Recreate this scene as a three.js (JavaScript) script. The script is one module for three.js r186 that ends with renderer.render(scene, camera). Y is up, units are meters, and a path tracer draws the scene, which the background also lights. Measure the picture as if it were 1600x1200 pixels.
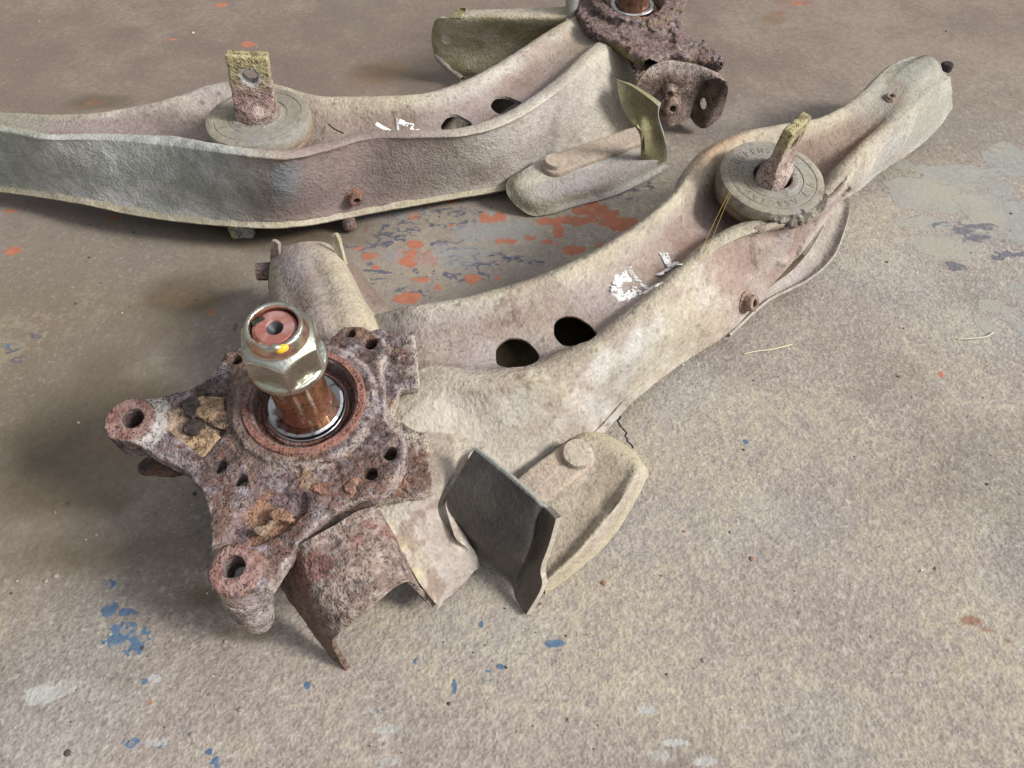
import * as THREE from 'three';
import { Brush, Evaluator, SUBTRACTION } from 'three-bvh-csg';
import { FontLoader } from 'three/addons/loaders/FontLoader.js';
import { TextGeometry } from 'three/addons/geometries/TextGeometry.js';
import { mergeGeometries, toCreasedNormals } from 'three/addons/utils/BufferGeometryUtils.js';

// ---------------------------------------------------------------- camera, sky, sun, exposure
const scene = new THREE.Scene();
const FOC = 1209, CAM_H = 0.5, PITCH = 49 * Math.PI / 180;
const camera = new THREE.PerspectiveCamera(2 * Math.atan(600 / FOC) * 180 / Math.PI, 4 / 3, 0.02, 60);
camera.position.set(0, CAM_H, 0);
camera.rotation.set(-PITCH, 0, 0);
scene.add(camera);
const renderer = new THREE.WebGLRenderer({ antialias: true });
renderer.setSize(1024, 768);
renderer.toneMapping = THREE.LinearToneMapping;
renderer.toneMappingExposure = 1.12;
renderer.shadowMap.enabled = true;
const SUN = new THREE.Vector3(0.80, 0.56, 0.22).normalize();
{ // a bright overcast sky, whiter round the veiled sun
  const w = 128, h = 64, d = new Float32Array(w * h * 4);
  for (let j = 0; j < h; j++) for (let i = 0; i < w; i++) {
    const lat = ((j + .5) / h - .5) * Math.PI, lon = ((i + .5) / w - .5) * 2 * Math.PI;
    const v = new THREE.Vector3(Math.cos(lat) * Math.cos(lon), Math.sin(lat), Math.cos(lat) * Math.sin(lon));
    const c = Math.max(0, v.dot(SUN)), up = Math.max(0, v.y);
    const L = v.y < -.02 ? .09 : .125 + .12 * up + .20 * (.5 + .5 * v.dot(SUN)) + 1.7 * Math.pow(c, 5);
    d.set([L * .97, L, L * 1.04, 1], (j * w + i) * 4);
  }
  const t = new THREE.DataTexture(d, w, h, THREE.RGBAFormat, THREE.FloatType);
  t.mapping = THREE.EquirectangularReflectionMapping; t.magFilter = THREE.LinearFilter; t.needsUpdate = true;
  scene.background = t; scene.environment = t;
}
const sun = new THREE.DirectionalLight(new THREE.Color(1, .955, .89), 3.7);
sun.position.copy(SUN).multiplyScalar(4).add(new THREE.Vector3(0, 0, -.6));
sun.target.position.set(0, 0, -.6);
sun.castShadow = true; sun.shadow.radius = 28; sun.shadow.mapSize.set(2048, 2048);
Object.assign(sun.shadow.camera, { left: -1.2, right: 1.2, top: 1.2, bottom: -1.2, near: .5, far: 8 });
scene.add(sun, sun.target);

// ---------------------------------------------------------------- small maths
const V = (x, y, z) => new THREE.Vector3(x, y, z);
const cl = (x, a = 0, b = 1) => x < a ? a : x > b ? b : x;
const ss = (a, b, x) => { const t = cl((x - a) / (b - a)); return t * t * (3 - 2 * t); };
const mix3 = (a, b, t) => [a[0] + (b[0] - a[0]) * t, a[1] + (b[1] - a[1]) * t, a[2] + (b[2] - a[2]) * t];
const scl = (a, k) => [a[0] * k, a[1] * k, a[2] * k];
let seed = 7; const rnd = () => { seed = (Math.imul(seed, 1664525) + 1013904223) >>> 0; return seed / 4294967296; };
const hash = (x, y, z) => { let h = Math.imul(x, 374761393) + Math.imul(y, 668265263) + Math.imul(z, 1274126177) | 0; h = Math.imul(h ^ h >>> 13, 1103515245); h = Math.imul(h ^ h >>> 15, 2246822519); return ((h ^ h >>> 16) >>> 0) / 4294967296; };
function vn(x, y, z) {
  const X = Math.floor(x), Y = Math.floor(y), Z = Math.floor(z); let a = x - X, b = y - Y, c = z - Z;
  a = a * a * (3 - 2 * a); b = b * b * (3 - 2 * b); c = c * c * (3 - 2 * c);
  const l = (p, q, t) => p + (q - p) * t;
  return l(l(l(hash(X, Y, Z), hash(X + 1, Y, Z), a), l(hash(X, Y + 1, Z), hash(X + 1, Y + 1, Z), a), b),
    l(l(hash(X, Y, Z + 1), hash(X + 1, Y, Z + 1), a), l(hash(X, Y + 1, Z + 1), hash(X + 1, Y + 1, Z + 1), a), b), c);
}
function fbm(x, y, z, o = 4) { let s = 0, a = .5, t = 0; for (let i = 0; i < o; i++) { s += a * vn(x, y, z); t += a; a *= .55; x = x * 2.03 + 17.1; y = y * 2.03 + 3.7; z = z * 2.03 + 9.2; } return s / t; }
const FB = (p, f, o = 4, k = 0) => fbm(p.x * f + k, p.y * f + k * .7, p.z * f - k, o);
function cells(x, y, z) { // nearest and second nearest feature point, id of the nearest
  const X = Math.floor(x), Y = Math.floor(y), Z = Math.floor(z); let d1 = 9, d2 = 9, id = 0;
  for (let i = -1; i < 2; i++) for (let j = -1; j < 2; j++) for (let k = -1; k < 2; k++) {
    const a = X + i, b = Y + j, c = Z + k, u = a + hash(a, b, c) - x, v = b + hash(a + 57, b, c) - y, w = c + hash(a, b + 31, c) - z, d = Math.sqrt(u * u + v * v + w * w);
    if (d < d1) { d2 = d1; d1 = d; id = hash(a, b + 9, c + 77); } else if (d < d2) d2 = d;
  }
  return [d1, d2, id];
}
// survey of the place: the point at height h (metres) seen in direction (px, py) of the photograph, or on a plane
const ray = (px, py) => { const x = (px - 800) / FOC, y = (600 - py) / FOC, s = Math.sin(PITCH), c = Math.cos(PITCH); return V(x, -s + y * c, -c - y * s); };
const at = (px, py, h) => { const d = ray(px, py); return d.multiplyScalar((h - CAM_H) / d.y).add(V(0, CAM_H, 0)); };
const onPlane = (px, py, C, n) => { const d = ray(px, py), o = V(0, CAM_H, 0); return d.clone().multiplyScalar(C.clone().sub(o).dot(n) / d.dot(n)).add(o); };
const toPix = p => { const s = Math.sin(PITCH), c = Math.cos(PITCH), y = p.y - CAM_H, d = -y * s - p.z * c; return [800 + FOC * p.x / d, 600 - FOC * (y * c - p.z * s) / d, d]; };

// ---------------------------------------------------------------- textures shared by the metal
function periodic(n, f, o, k) { // tiling fbm, n x n
  const a = new Float32Array(n * n);
  for (let q = 0; q < o; q++) {
    const F = f << q, amp = Math.pow(.6, q);
    for (let j = 0; j < n; j++) for (let i = 0; i < n; i++) {
      const x = i / n * F, y = j / n * F, X = Math.floor(x), Y = Math.floor(y); let u = x - X, v = y - Y; u = u * u * (3 - 2 * u); v = v * v * (3 - 2 * v);
      const h = (p, r) => hash((p % F) + k * 131, (r % F), q + k * 17);
      a[j * n + i] += amp * ((h(X, Y) * (1 - u) + h(X + 1, Y) * u) * (1 - v) + (h(X, Y + 1) * (1 - u) + h(X + 1, Y + 1) * u) * v - .5);
    }
  }
  return a;
}
function dataTex(n, m, fn, rep, srgb) {
  const d = new Uint8Array(n * m * 4);
  for (let j = 0; j < m; j++) for (let i = 0; i < n; i++) { const c = fn(i, j); d.set([cl(c[0]) * 255, cl(c[1]) * 255, cl(c[2]) * 255, 255], (j * n + i) * 4); }
  const t = new THREE.DataTexture(d, n, m, THREE.RGBAFormat); t.wrapS = t.wrapT = THREE.RepeatWrapping; t.magFilter = THREE.LinearFilter; t.minFilter = THREE.LinearFilter;
  if (rep) t.repeat.set(rep, rep); if (srgb) t.colorSpace = THREE.SRGBColorSpace; t.needsUpdate = true; return t;
}
const N = 512, na = periodic(N, 32, 4, 1), nb = periodic(N, 96, 2, 2), nc = periodic(N, 12, 4, 3);
const grainMap = dataTex(N, N, (i, j) => { const k = j * N + i, g = .90 + .12 * na[k] + .27 * nb[k]; return [g, g * .995, g * .985]; }, 1 / .16);
const grainBump = dataTex(N, N, (i, j) => { const k = j * N + i, g = .5 + .35 * na[k] + .60 * nb[k] + .10 * nc[k]; return [g, g, g]; }, 1 / .16);
const rustMap = dataTex(N, N, (i, j) => { const k = j * N + i, g = .86 + .50 * na[k] + .22 * nc[k] + .75 * nb[k] - (nb[k] < -.46 ? .25 : 0) + (nb[k] > .42 ? .25 : 0); return [g, g * .97, g * .95]; }, 1 / .10);
const rustBump = dataTex(N, N, (i, j) => { const k = j * N + i, g = .5 + .50 * na[k] + .4 * nc[k] + .45 * nb[k]; return [g, g, g]; }, 1 / .10);
const std = o => new THREE.MeshStandardMaterial({ vertexColors: true, roughness: .92, metalness: 0, ...o });
const M = {
  dusty: std({ map: grainMap, bumpMap: grainBump, bumpScale: .0006 }),
  rust: std({ map: rustMap, bumpMap: rustBump, bumpScale: .0010, roughness: .85 }),
  satin: std({ map: grainMap, bumpMap: grainBump, bumpScale: .0003, roughness: .5 }),
  rubber: std({ map: grainMap, bumpMap: grainBump, bumpScale: .0002, roughness: .85 }),
  zinc: std({ metalness: 1, roughness: .27, bumpMap: grainBump, bumpScale: .00012 }),
  steel: std({ metalness: 1, roughness: .2 }),
  oily: std({ metalness: .55, roughness: .36, map: rustMap }),
  chalk: std({ roughness: 1 }),
};

// ---------------------------------------------------------------- builders
const crom = (a, b, c, d, t) => .5 * (2 * b + (c - a) * t + (2 * a - 5 * b + 4 * c - d) * t * t + (3 * b - a - 3 * c + d) * t * t * t);
function spl(arr, t) { // Catmull-Rom through points
  const n = arr.length - 1, x = cl(t) * n, i = Math.min(n - 1, Math.floor(x)), f = x - i, b = arr[i], c = arr[i + 1];
  const a = i ? arr[i - 1] : b.clone().multiplyScalar(2).sub(c), d = i + 2 <= n ? arr[i + 2] : c.clone().multiplyScalar(2).sub(b);
  return V(crom(a.x, b.x, c.x, d.x, f), crom(a.y, b.y, c.y, d.y, f), crom(a.z, b.z, c.z, d.z, f));
}
const surf = rows => (u, v) => { // rows[i][j]: u along i, v along j
  const n = rows.length - 1, i = Math.min(n - 1, Math.floor(cl(u) * n)), lo = Math.max(0, i - 1), hi = Math.min(n, i + 2), c = [];
  for (let k = lo; k <= hi; k++) c[k - lo] = spl(rows[k], v);
  const m = hi - lo, x = (cl(u) * n - lo) / m; return spl(c, x);
};
const px3 = rows => rows.map(r => r.map(q => at(...q)));
// a sheet of metal: the surface S, its underside `thick` below (along the normal) and the edges between
const facing = (S, u = .5, v = .5) => { const e = 1e-2, p = S(u, v), n = S(u + e, v).sub(S(u - e, v)).cross(S(u, v + e).sub(S(u, v - e))); return n.dot(V(.15, 1, .55)) < 0 ? -1 : 1; };
function sheet(S, nu, nv, thick, disp) {
  const P = [], Nn = [], w = nv + 1, e = 1e-3, sg = facing(S);
  for (let i = 0; i <= nu; i++) for (let j = 0; j <= nv; j++) {
    const u = i / nu, v = j / nv, p = S(u, v);
    const du = S(Math.min(1, u + e), v).sub(S(Math.max(0, u - e), v)), dv = S(u, Math.min(1, v + e)).sub(S(u, Math.max(0, v - e)));
    const n = du.cross(dv).normalize().multiplyScalar(sg); P.push(p); Nn.push(n);
  }
  const pos = [], uv = [], idx = [], top = [], bot = [];
  P.forEach((p, k) => { const n = Nn[k], d = disp ? disp(p, n, Math.floor(k / w) / nu, (k % w) / nv) : 0; top[k] = p.clone().addScaledVector(n, d); bot[k] = p.clone().addScaledVector(n, d * .3 - thick); });
  const add = (p, k) => { pos.push(p.x, p.y, p.z); uv.push(Math.floor(k / w) / nu, (k % w) / nv); return pos.length / 3 - 1; };
  const T = top.map(add), B = bot.map(add);
  for (let i = 0; i < nu; i++) for (let j = 0; j < nv; j++) {
    const a = i * w + j, b = a + 1, c = a + w, d = c + 1;
    idx.push(T[a], T[c], T[b], T[b], T[c], T[d], B[a], B[b], B[c], B[b], B[d], B[c]);
  }
  const rim = ks => { const t = ks.map(k => add(top[k], k)), b = ks.map(k => add(bot[k], k)); for (let q = 0; q + 1 < ks.length; q++) idx.push(t[q], t[q + 1], b[q], t[q + 1], b[q + 1], b[q]); };
  const R = (n, f) => Array.from({ length: n + 1 }, (_, q) => f(q));
  rim(R(nv, q => q)); rim(R(nv, q => nu * w + nv - q)); rim(R(nu, q => (nu - q) * w)); rim(R(nu, q => q * w + nv));
  const g = new THREE.BufferGeometry();
  g.setAttribute('position', new THREE.Float32BufferAttribute(pos, 3)); g.setAttribute('uv', new THREE.Float32BufferAttribute(uv, 2)); if (sg < 0) for (let q = 0; q < idx.length; q += 3) [idx[q + 1], idx[q + 2]] = [idx[q + 2], idx[q + 1]];
  g.setIndex(idx); g.computeVertexNormals();
  let LU = 0, LV = 0; for (let q = 0; q < 40; q++) { LU += S(q / 40, .5).distanceTo(S((q + 1) / 40, .5)); LV += S(.5, q / 40).distanceTo(S(.5, (q + 1) / 40)); }
  g.userData.len = [LU, LV]; return g;
}
// find where on S the pixel (px, py) falls (front-most), searching v in [v0, v1]
function findUV(S, px, py, v0 = 0, v1 = 1, u0 = 0, u1 = 1) {
  let best = [1e9];
  for (let pass = 0, a = u0, b = u1, c = v0, d = v1; pass < 4; pass++) {
    const n = pass ? 12 : 60; best = [1e9];
    for (let i = 0; i <= n; i++) for (let j = 0; j <= n; j++) { const u = a + (b - a) * i / n, v = c + (d - c) * j / n, q = toPix(S(u, v)), e = Math.hypot(q[0] - px, q[1] - py); if (e < best[0]) best = [e, u, v]; }
    const hu = (b - a) / n * 1.5, hv = (d - c) / n * 1.5; a = best[1] - hu; b = best[1] + hu; c = best[2] - hv; d = best[2] + hv;
  }
  const [, u, v] = best, e = 2e-3, p = S(u, v);
  const du = S(cl(u + e), v).sub(S(cl(u - e), v)), dv = S(u, cl(v + e)).sub(S(u, cl(v - e)));
  return { u, v, p, n: du.clone().cross(dv).normalize().multiplyScalar(facing(S)), du: du.normalize() };
}
const evaluator = new Evaluator(); evaluator.attributes = ['position', 'normal', 'uv']; evaluator.useGroups = false;
function cut(g, cutters) {
  let a = new Brush(g); a.updateMatrixWorld();
  for (const c of cutters) { const b = new Brush(c); b.updateMatrixWorld(); a = evaluator.evaluate(a, b, SUBTRACTION); }
  a.geometry.userData.len = g.userData.len; return a.geometry;
}
function drill(h, rx, ry, len = .03, wob = .05) { // oval cutter at a place found by findUV
  const g = new THREE.CylinderGeometry(1, 1, len, 36, 1), p = g.attributes.position;
  for (let i = 0; i < p.count; i++) { const a = Math.atan2(p.getZ(i), p.getX(i)), k = 1 + wob * (vn(Math.cos(a) * 2 + 9, Math.sin(a) * 2 + h.u * 40, 1) - .5) * 2; p.setX(i, p.getX(i) * rx * k); p.setZ(i, p.getZ(i) * ry * k); }
  const x = h.du.clone().addScaledVector(h.n, -h.du.dot(h.n)).normalize(), z = x.clone().cross(h.n);
  g.applyMatrix4(new THREE.Matrix4().makeBasis(x, h.n, z).setPosition(h.p)); return g;
}
// surface nets over a signed distance
function nets(sdf, lo, hi, cell) {
  const n = [0, 1, 2].map(k => Math.ceil((hi.getComponent(k) - lo.getComponent(k)) / cell) + 1), [nx, ny, nz] = n, F = new Float32Array(nx * ny * nz), at3 = (i, j, k) => (k * ny + j) * nx + i, st = 4, p = V();
  for (let K = 0; K < nz; K += st) for (let J = 0; J < ny; J += st) for (let I = 0; I < nx; I += st) {
    p.set(lo.x + (I + 1.5) * cell, lo.y + (J + 1.5) * cell, lo.z + (K + 1.5) * cell); const d0 = sdf(p), far = Math.abs(d0) > cell * 5.5 + .004;
    for (let k = K; k < Math.min(nz, K + st); k++) for (let j = J; j < Math.min(ny, J + st); j++) for (let i = I; i < Math.min(nx, I + st); i++)
      F[at3(i, j, k)] = far ? d0 : sdf(p.set(lo.x + i * cell, lo.y + j * cell, lo.z + k * cell));
  }
  const id = new Int32Array(nx * ny * nz).fill(-1), pos = [], idx = [];
  const E = []; for (let a = 0; a < 8; a++) for (const b of [1, 2, 4]) if (!(a & b)) E.push([a, a | b]);
  for (let k = 0; k < nz - 1; k++) for (let j = 0; j < ny - 1; j++) for (let i = 0; i < nx - 1; i++) {
    const f = []; let m = 0; for (let c = 0; c < 8; c++) { f[c] = F[at3(i + (c & 1), j + (c >> 1 & 1), k + (c >> 2))]; if (f[c] < 0) m++; }
    if (!m || m === 8) continue;
    let x = 0, y = 0, z = 0, q = 0;
    for (const [a, b] of E) if (f[a] < 0 !== f[b] < 0) { const t = f[a] / (f[a] - f[b]); x += (a & 1) + ((b & 1) - (a & 1)) * t; y += (a >> 1 & 1) + ((b >> 1 & 1) - (a >> 1 & 1)) * t; z += (a >> 2) + ((b >> 2) - (a >> 2)) * t; q++; }
    id[at3(i, j, k)] = pos.length / 3; pos.push(lo.x + (i + x / q) * cell, lo.y + (j + y / q) * cell, lo.z + (k + z / q) * cell);
  }
  const quad = (a, b, c, d, flip) => { if (a < 0 || b < 0 || c < 0 || d < 0) return; flip ? idx.push(a, c, b, a, d, c) : idx.push(a, b, c, a, c, d); };
  for (let k = 1; k < nz - 1; k++) for (let j = 1; j < ny - 1; j++) for (let i = 1; i < nx - 1; i++) {
    const s = F[at3(i, j, k)] < 0;
    if (s !== F[at3(i + 1, j, k)] < 0) quad(id[at3(i, j - 1, k - 1)], id[at3(i, j, k - 1)], id[at3(i, j, k)], id[at3(i, j - 1, k)], !s);
    if (s !== F[at3(i, j + 1, k)] < 0) quad(id[at3(i - 1, j, k - 1)], id[at3(i - 1, j, k)], id[at3(i, j, k)], id[at3(i, j, k - 1)], !s);
    if (s !== F[at3(i, j, k + 1)] < 0) quad(id[at3(i - 1, j - 1, k)], id[at3(i, j - 1, k)], id[at3(i, j, k)], id[at3(i - 1, j, k)], !s);
  }
  const g = new THREE.BufferGeometry(); g.setAttribute('position', new THREE.Float32BufferAttribute(pos, 3)); g.setAttribute('uv', new THREE.Float32BufferAttribute(new Float32Array(pos.length / 3 * 2), 2)); g.setIndex(idx); g.computeVertexNormals(); return g;
}
function poly2(pts) { // signed distance to a polygon
  const n = pts.length; return (x, y) => {
    let d = 1e9, s = 1;
    for (let i = 0, j = n - 1; i < n; j = i++) {
      const ex = pts[j][0] - pts[i][0], ey = pts[j][1] - pts[i][1], wx = x - pts[i][0], wy = y - pts[i][1], t = cl((wx * ex + wy * ey) / (ex * ex + ey * ey)), bx = wx - ex * t, by = wy - ey * t;
      d = Math.min(d, bx * bx + by * by);
      const c1 = y >= pts[i][1], c2 = y < pts[j][1], c3 = ex * wy > ey * wx; if ((c1 && c2 && c3) || (!c1 && !c2 && !c3)) s = -s;
    }
    return s * Math.sqrt(d);
  };
}
const smin = (a, b, k) => { const h = Math.max(k - Math.abs(a - b), 0) / k; return Math.min(a, b) - h * h * k * .25; };
const smax = (a, b, k) => -smin(-a, -b, k);
// a frame on a plane: origin C, up n
function frame(C, n) { n = n.clone().normalize(); const e1 = V(1, 0, 0).addScaledVector(n, -n.x).normalize(), e3 = e1.clone().cross(n); return { C, n, e1, e3, m: new THREE.Matrix4().makeBasis(e1, n, e3).setPosition(C), to: p => { const d = p.clone().sub(C); return V(d.dot(e1), d.dot(n), d.dot(e3)); }, pix: (x, y, o = 0) => { const d = onPlane(x, y, C.clone().addScaledVector(n, o), n).sub(C); return [d.dot(e1), d.dot(e3)]; } }; }
// colour every vertex, then lay the grain in metres
const _p = V(), _n = V();
function finish(g, paint, k = 1) {
  const P = g.attributes.position, Nn = g.attributes.normal, U = g.attributes.uv, L = null, c = new Float32Array(P.count * 3), uv = new Float32Array(P.count * 2);
  for (let i = 0; i < P.count; i++) {
    _p.fromBufferAttribute(P, i); _n.fromBufferAttribute(Nn, i); const q = paint(_p, _n, U ? U.getX(i) : 0, U ? U.getY(i) : 0);
    c[i * 3] = cl(q[0]); c[i * 3 + 1] = cl(q[1]); c[i * 3 + 2] = cl(q[2]);
    if (L) { uv[i * 2] = U.getX(i) * L[0]; uv[i * 2 + 1] = U.getY(i) * L[1]; }
  }
  g.setAttribute('color', new THREE.BufferAttribute(c, 3)); g.setAttribute('uv', new THREE.BufferAttribute(uv, 2));
  if (L) return g;
  if (g.index) { const u = g.userData; g = g.toNonIndexed(); g.userData = u; }   // each face takes the grain from the plane it faces most
  const Q = g.attributes.position, W = g.attributes.uv, p = [V(), V(), V()], d = V();
  for (let i = 0; i < Q.count; i += 3) {
    for (let q = 0; q < 3; q++) p[q].fromBufferAttribute(Q, i + q);
    d.subVectors(p[1], p[0]).cross(_n.subVectors(p[2], p[0])); const x = Math.abs(d.x), y = Math.abs(d.y), z = Math.abs(d.z);
    for (let q = 0; q < 3; q++) W.setXY(i + q, (x > y && x > z ? p[q].z : p[q].x) * k, (y >= x && y >= z ? p[q].z : p[q].y) * k);
  }
  return g;
}
const used = {};
const numbered = n => { const k = used[n] = (used[n] ?? -1) + 1; return k ? n + '_' + String(k).padStart(3, '0') : n; };
function thing(name, label, category, x, y, z, group) {
  const o = new THREE.Group(); o.name = numbered(name); o.position.set(x, y, z); o.userData = { label, category }; if (group) o.userData.group = group; scene.add(o); o.updateMatrixWorld(); return o;
}
function part(name, g, m, parent, label) { // geometry comes in world metres
  const o = new THREE.Mesh(g, m); o.name = name; o.castShadow = o.receiveShadow = true;
  const top = parent.isMesh ? parent.parent : parent; // parts of parts share their thing's base
  if (!parent.isMesh) g.translate(-top.position.x, -top.position.y, -top.position.z); else g.translate(-top.position.x, -top.position.y, -top.position.z);
  if (label) o.userData.label = label; parent.add(o); return o;
}
const creased = (g, a = .6) => toCreasedNormals(g.index ? g.toNonIndexed() : g, a);
const placeIn = (g, fr) => g.applyMatrix4(fr.m);
const lathe = (pts, seg = 72) => { const g = new THREE.LatheGeometry(pts.map(p => new THREE.Vector2(p[0], p[1])), seg); return creased(g, .55); };
function roughen(g, amp, f) { const P = g.attributes.position, Nn = g.attributes.normal; for (let i = 0; i < P.count; i++) { _p.fromBufferAttribute(P, i); const d = (FB(_p, f, 4) - .5) * 2 * amp; P.setXYZ(i, _p.x + Nn.getX(i) * d, _p.y + Nn.getY(i) * d, _p.z + Nn.getZ(i) * d); } return g; }

// ---------------------------------------------------------------- colours of the surfaces (linear)
const C = { dust: [.465, .415, .345], yel: [.45, .395, .275], lav: [.35, .305, .285], pink: [.34, .27, .225], rust: [.17, .09, .065], dark: [.07, .05, .045], slate: [.35, .365, .35], pale: [.50, .47, .45], olive: [.30, .26, .12], beige: [.52, .36, .22], red: [.27, .115, .085], plum: [.20, .145, .155], violet: [.29, .245, .28] };
const speck = (p, c, a = .12) => scl(c, 1 - a + 2 * a * vn(p.x * 900, p.y * 900, p.z * 900));
const font = await new FontLoader().loadAsync('fonts/droid/droid_sans_bold.typeface.json');
// ---------------------------------------------------------------- the floor: old painted concrete
{
  const S = 1 / FOC, blobs = [];
  const blob = (px, py, rx, ry, kind, rag = .5, freq = 90) => { const c = at(px, py, 0), a = at(px + rx, py, 0), b = at(px, py - ry, 0); blobs.push({ x: c.x, z: c.z, rx: a.x - c.x, rz: Math.max(.002, c.z - b.z), kind, rag, freq, k: rnd() * 50 }); };
  const many = (kind, list, rag, freq) => { for (let i = 0; i < list.length; i++) blob(...list[i], kind, rag, freq); };
  many('grey', [[1500, 305, 120, 40], [1560, 340, 60, 45], [1440, 350, 50, 16], [1480, 385, 45, 22], [1410, 258, 22, 10], [1572, 250, 40, 25], [1500, 270, 70, 20]], .8, 40);
  many('grey', [[1548, 478, 18, 10], [1540, 510, 14, 14], [1585, 500, 14, 22], [1595, 450, 20, 10]], .7, 60);
  many('slate', [[1510, 355, 45, 12], [1540, 372, 30, 8], [1495, 415, 16, 9], [1585, 400, 30, 8]], 1.2, 110);
  many('navy', [[600, 372, 30, 14], [620, 362, 22, 18], [575, 400, 10, 16], [545, 390, 14, 10], [660, 345, 26, 6], [700, 380, 40, 8], [740, 405, 40, 14], [640, 345, 20, 12], [590, 430, 30, 10], [780, 400, 30, 6], [720, 350, 30, 7], [645, 460, 40, 10], [540, 440, 18, 10], [820, 410, 30, 5], [690, 330, 60, 8], [610, 320, 40, 8], [1010, 290, 30, 8], [960, 300, 26, 8], [700, 430, 50, 8]], 1.8, 130);
  many('orange', [[388, 70, 14, 5], [148, 160, 15, 6], [128, 167, 7, 3], [15, 330, 11, 3], [22, 392, 13, 6], [140, 318, 12, 3], [175, 342, 8, 4], [345, 8, 10, 3], [270, 62, 5, 2], [330, 487, 8, 6], [578, 400, 14, 6], [650, 405, 38, 11], [632, 398, 16, 10], [652, 382, 16, 6], [583, 418, 9, 3], [742, 436, 13, 8], [655, 437, 14, 4], [685, 448, 9, 6], [778, 435, 4, 3], [632, 466, 22, 8], [648, 462, 12, 5], [770, 342, 20, 7], [782, 338, 8, 8], [755, 337, 5, 6], [793, 376, 16, 5], [648, 338, 9, 6], [706, 315, 7, 4], [668, 318, 10, 4], [860, 345, 24, 6], [872, 358, 9, 12], [830, 371, 10, 3], [853, 378, 9, 4], [871, 381, 5, 3], [898, 390, 16, 7], [938, 385, 10, 6], [905, 330, 16, 6], [945, 335, 22, 12], [968, 352, 26, 12], [925, 318, 12, 8], [985, 345, 12, 8], [705, 352, 5, 2], [573, 362, 3, 3], [560, 388, 6, 3]], .95, 120);
  many('dirtshade', [[430, 352, 210, 16], [380, 990, 90, 20], [330, 930, 60, 30]], .7, 20);  // dirt with the shadow under the far arm and lug painted in
  many('orange', [[235, 1098, 3, 2], [1245, 5, 9, 3], [1470, 585, 4, 5], [900, 345, 30, 8], [520, 430, 5, 3]], .9, 120);
  many('blue', [[200, 998, 34, 26], [172, 952, 14, 11], [195, 957, 15, 7], [170, 913, 11, 7], [213, 960, 4, 4], [225, 1065, 8, 5], [480, 1071, 6, 6], [204, 1160, 12, 9], [252, 1164, 9, 6], [338, 1192, 12, 12], [332, 1175, 12, 6], [1252, 650, 6, 3], [866, 1005, 18, 7], [762, 1056, 8, 10], [783, 1042, 7, 4], [710, 1072, 5, 12], [578, 905, 4, 3], [1276, 716, 4, 3], [1165, 690, 4, 2], [12, 540, 4, 3], [650, 1033, 4, 3], [752, 975, 5, 6], [590, 1110, 4, 4]], .55, 170);
  many('ash', [[85, 1080, 34, 10], [105, 1066, 18, 8], [60, 1092, 22, 7], [240, 1060, 18, 6], [240, 1160, 30, 7], [600, 1140, 26, 8], [1030, 1180, 20, 8], [1100, 1190, 30, 8], [1010, 1110, 16, 7], [1060, 1160, 18, 8], [600, 1190, 20, 6]], 1.3, 110);
  many('navy', [[60, 524, 14, 8], [30, 560, 12, 5], [20, 545, 12, 5]], 1.2, 130);
  many('bluegrey', [[560, 335, 30, 10], [640, 330, 24, 8], [620, 400, 20, 8], [780, 360, 70, 14], [690, 400, 60, 14]], 1.4, 70);
  many('redstain', [[1548, 985, 34, 9], [1515, 970, 16, 7], [1575, 1002, 14, 6], [1245, 5, 30, 8], [1225, 20, 20, 6], [1330, 580, 30, 14], [70, 1190, 10, 5]], 1.3, 60);
  many('dirtshade', [[170, 620, 190, 120], [300, 460, 120, 60], [60, 760, 90, 90], [480, 360, 130, 34], [150, 160, 60, 14], [600, 110, 90, 30], [120, 870, 200, 60]], .8, 12);  // floor dirt, with the soft shadow beside the arms painted into it
  many('dirtshade', [[280, 470, 150, 34], [140, 780, 230, 60], [250, 640, 120, 60], [430, 375, 170, 30], [80, 700, 120, 60]], .8, 14);  // more dirt and painted shadow left of the hub and between the arms
  many('shadestain', [[310, 470, 90, 22], [240, 690, 110, 30], [255, 205, 60, 12], [590, 110, 60, 24], [1210, 30, 40, 12], [900, 20, 40, 20]], .9, 20);  // brown stains; those beside the brackets hold painted shadow
  const cracks = [[[962, 640], [968, 655], [975, 672], [982, 690], [986, 700]]].map(l => l.map(q => at(q[0], q[1], 0)));
  const K = { grey: [.285, .28, .26], slate: [.14, .135, .155], navy: [.075, .085, .125], orange: [.40, .15, .092], blue: [.09, .145, .23], ash: [.40, .39, .37], bluegrey: [.25, .27, .28], redstain: [.24, .11, .075], dirtshade: [.118, .092, .062], shadestain: [.19, .125, .075] };
  const zones = [ // x0, x1, z0 (near), z1 (far), width, height of the texture
    [-.62, .62, -.06, -.62, 2048, 925], [-.98, .98, -.62, -1.62, 2048, 1045]];
  const geos = [], mats = [];
  const shade = (x, z, j) => {
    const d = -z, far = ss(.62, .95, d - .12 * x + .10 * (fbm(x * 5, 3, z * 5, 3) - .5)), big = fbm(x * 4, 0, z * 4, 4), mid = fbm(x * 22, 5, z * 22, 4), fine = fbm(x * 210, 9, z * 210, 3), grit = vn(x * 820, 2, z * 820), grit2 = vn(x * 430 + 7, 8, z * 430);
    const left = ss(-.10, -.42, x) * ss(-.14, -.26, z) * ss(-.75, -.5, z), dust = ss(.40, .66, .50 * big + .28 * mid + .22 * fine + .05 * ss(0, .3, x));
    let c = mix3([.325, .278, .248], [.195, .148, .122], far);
    c = mix3(c, [.355, .315, .235], dust * (1 - .75 * far) * (.35 + .5 * ss(.38, .62, fine)));   // yellow dust caught in the grain
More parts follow.
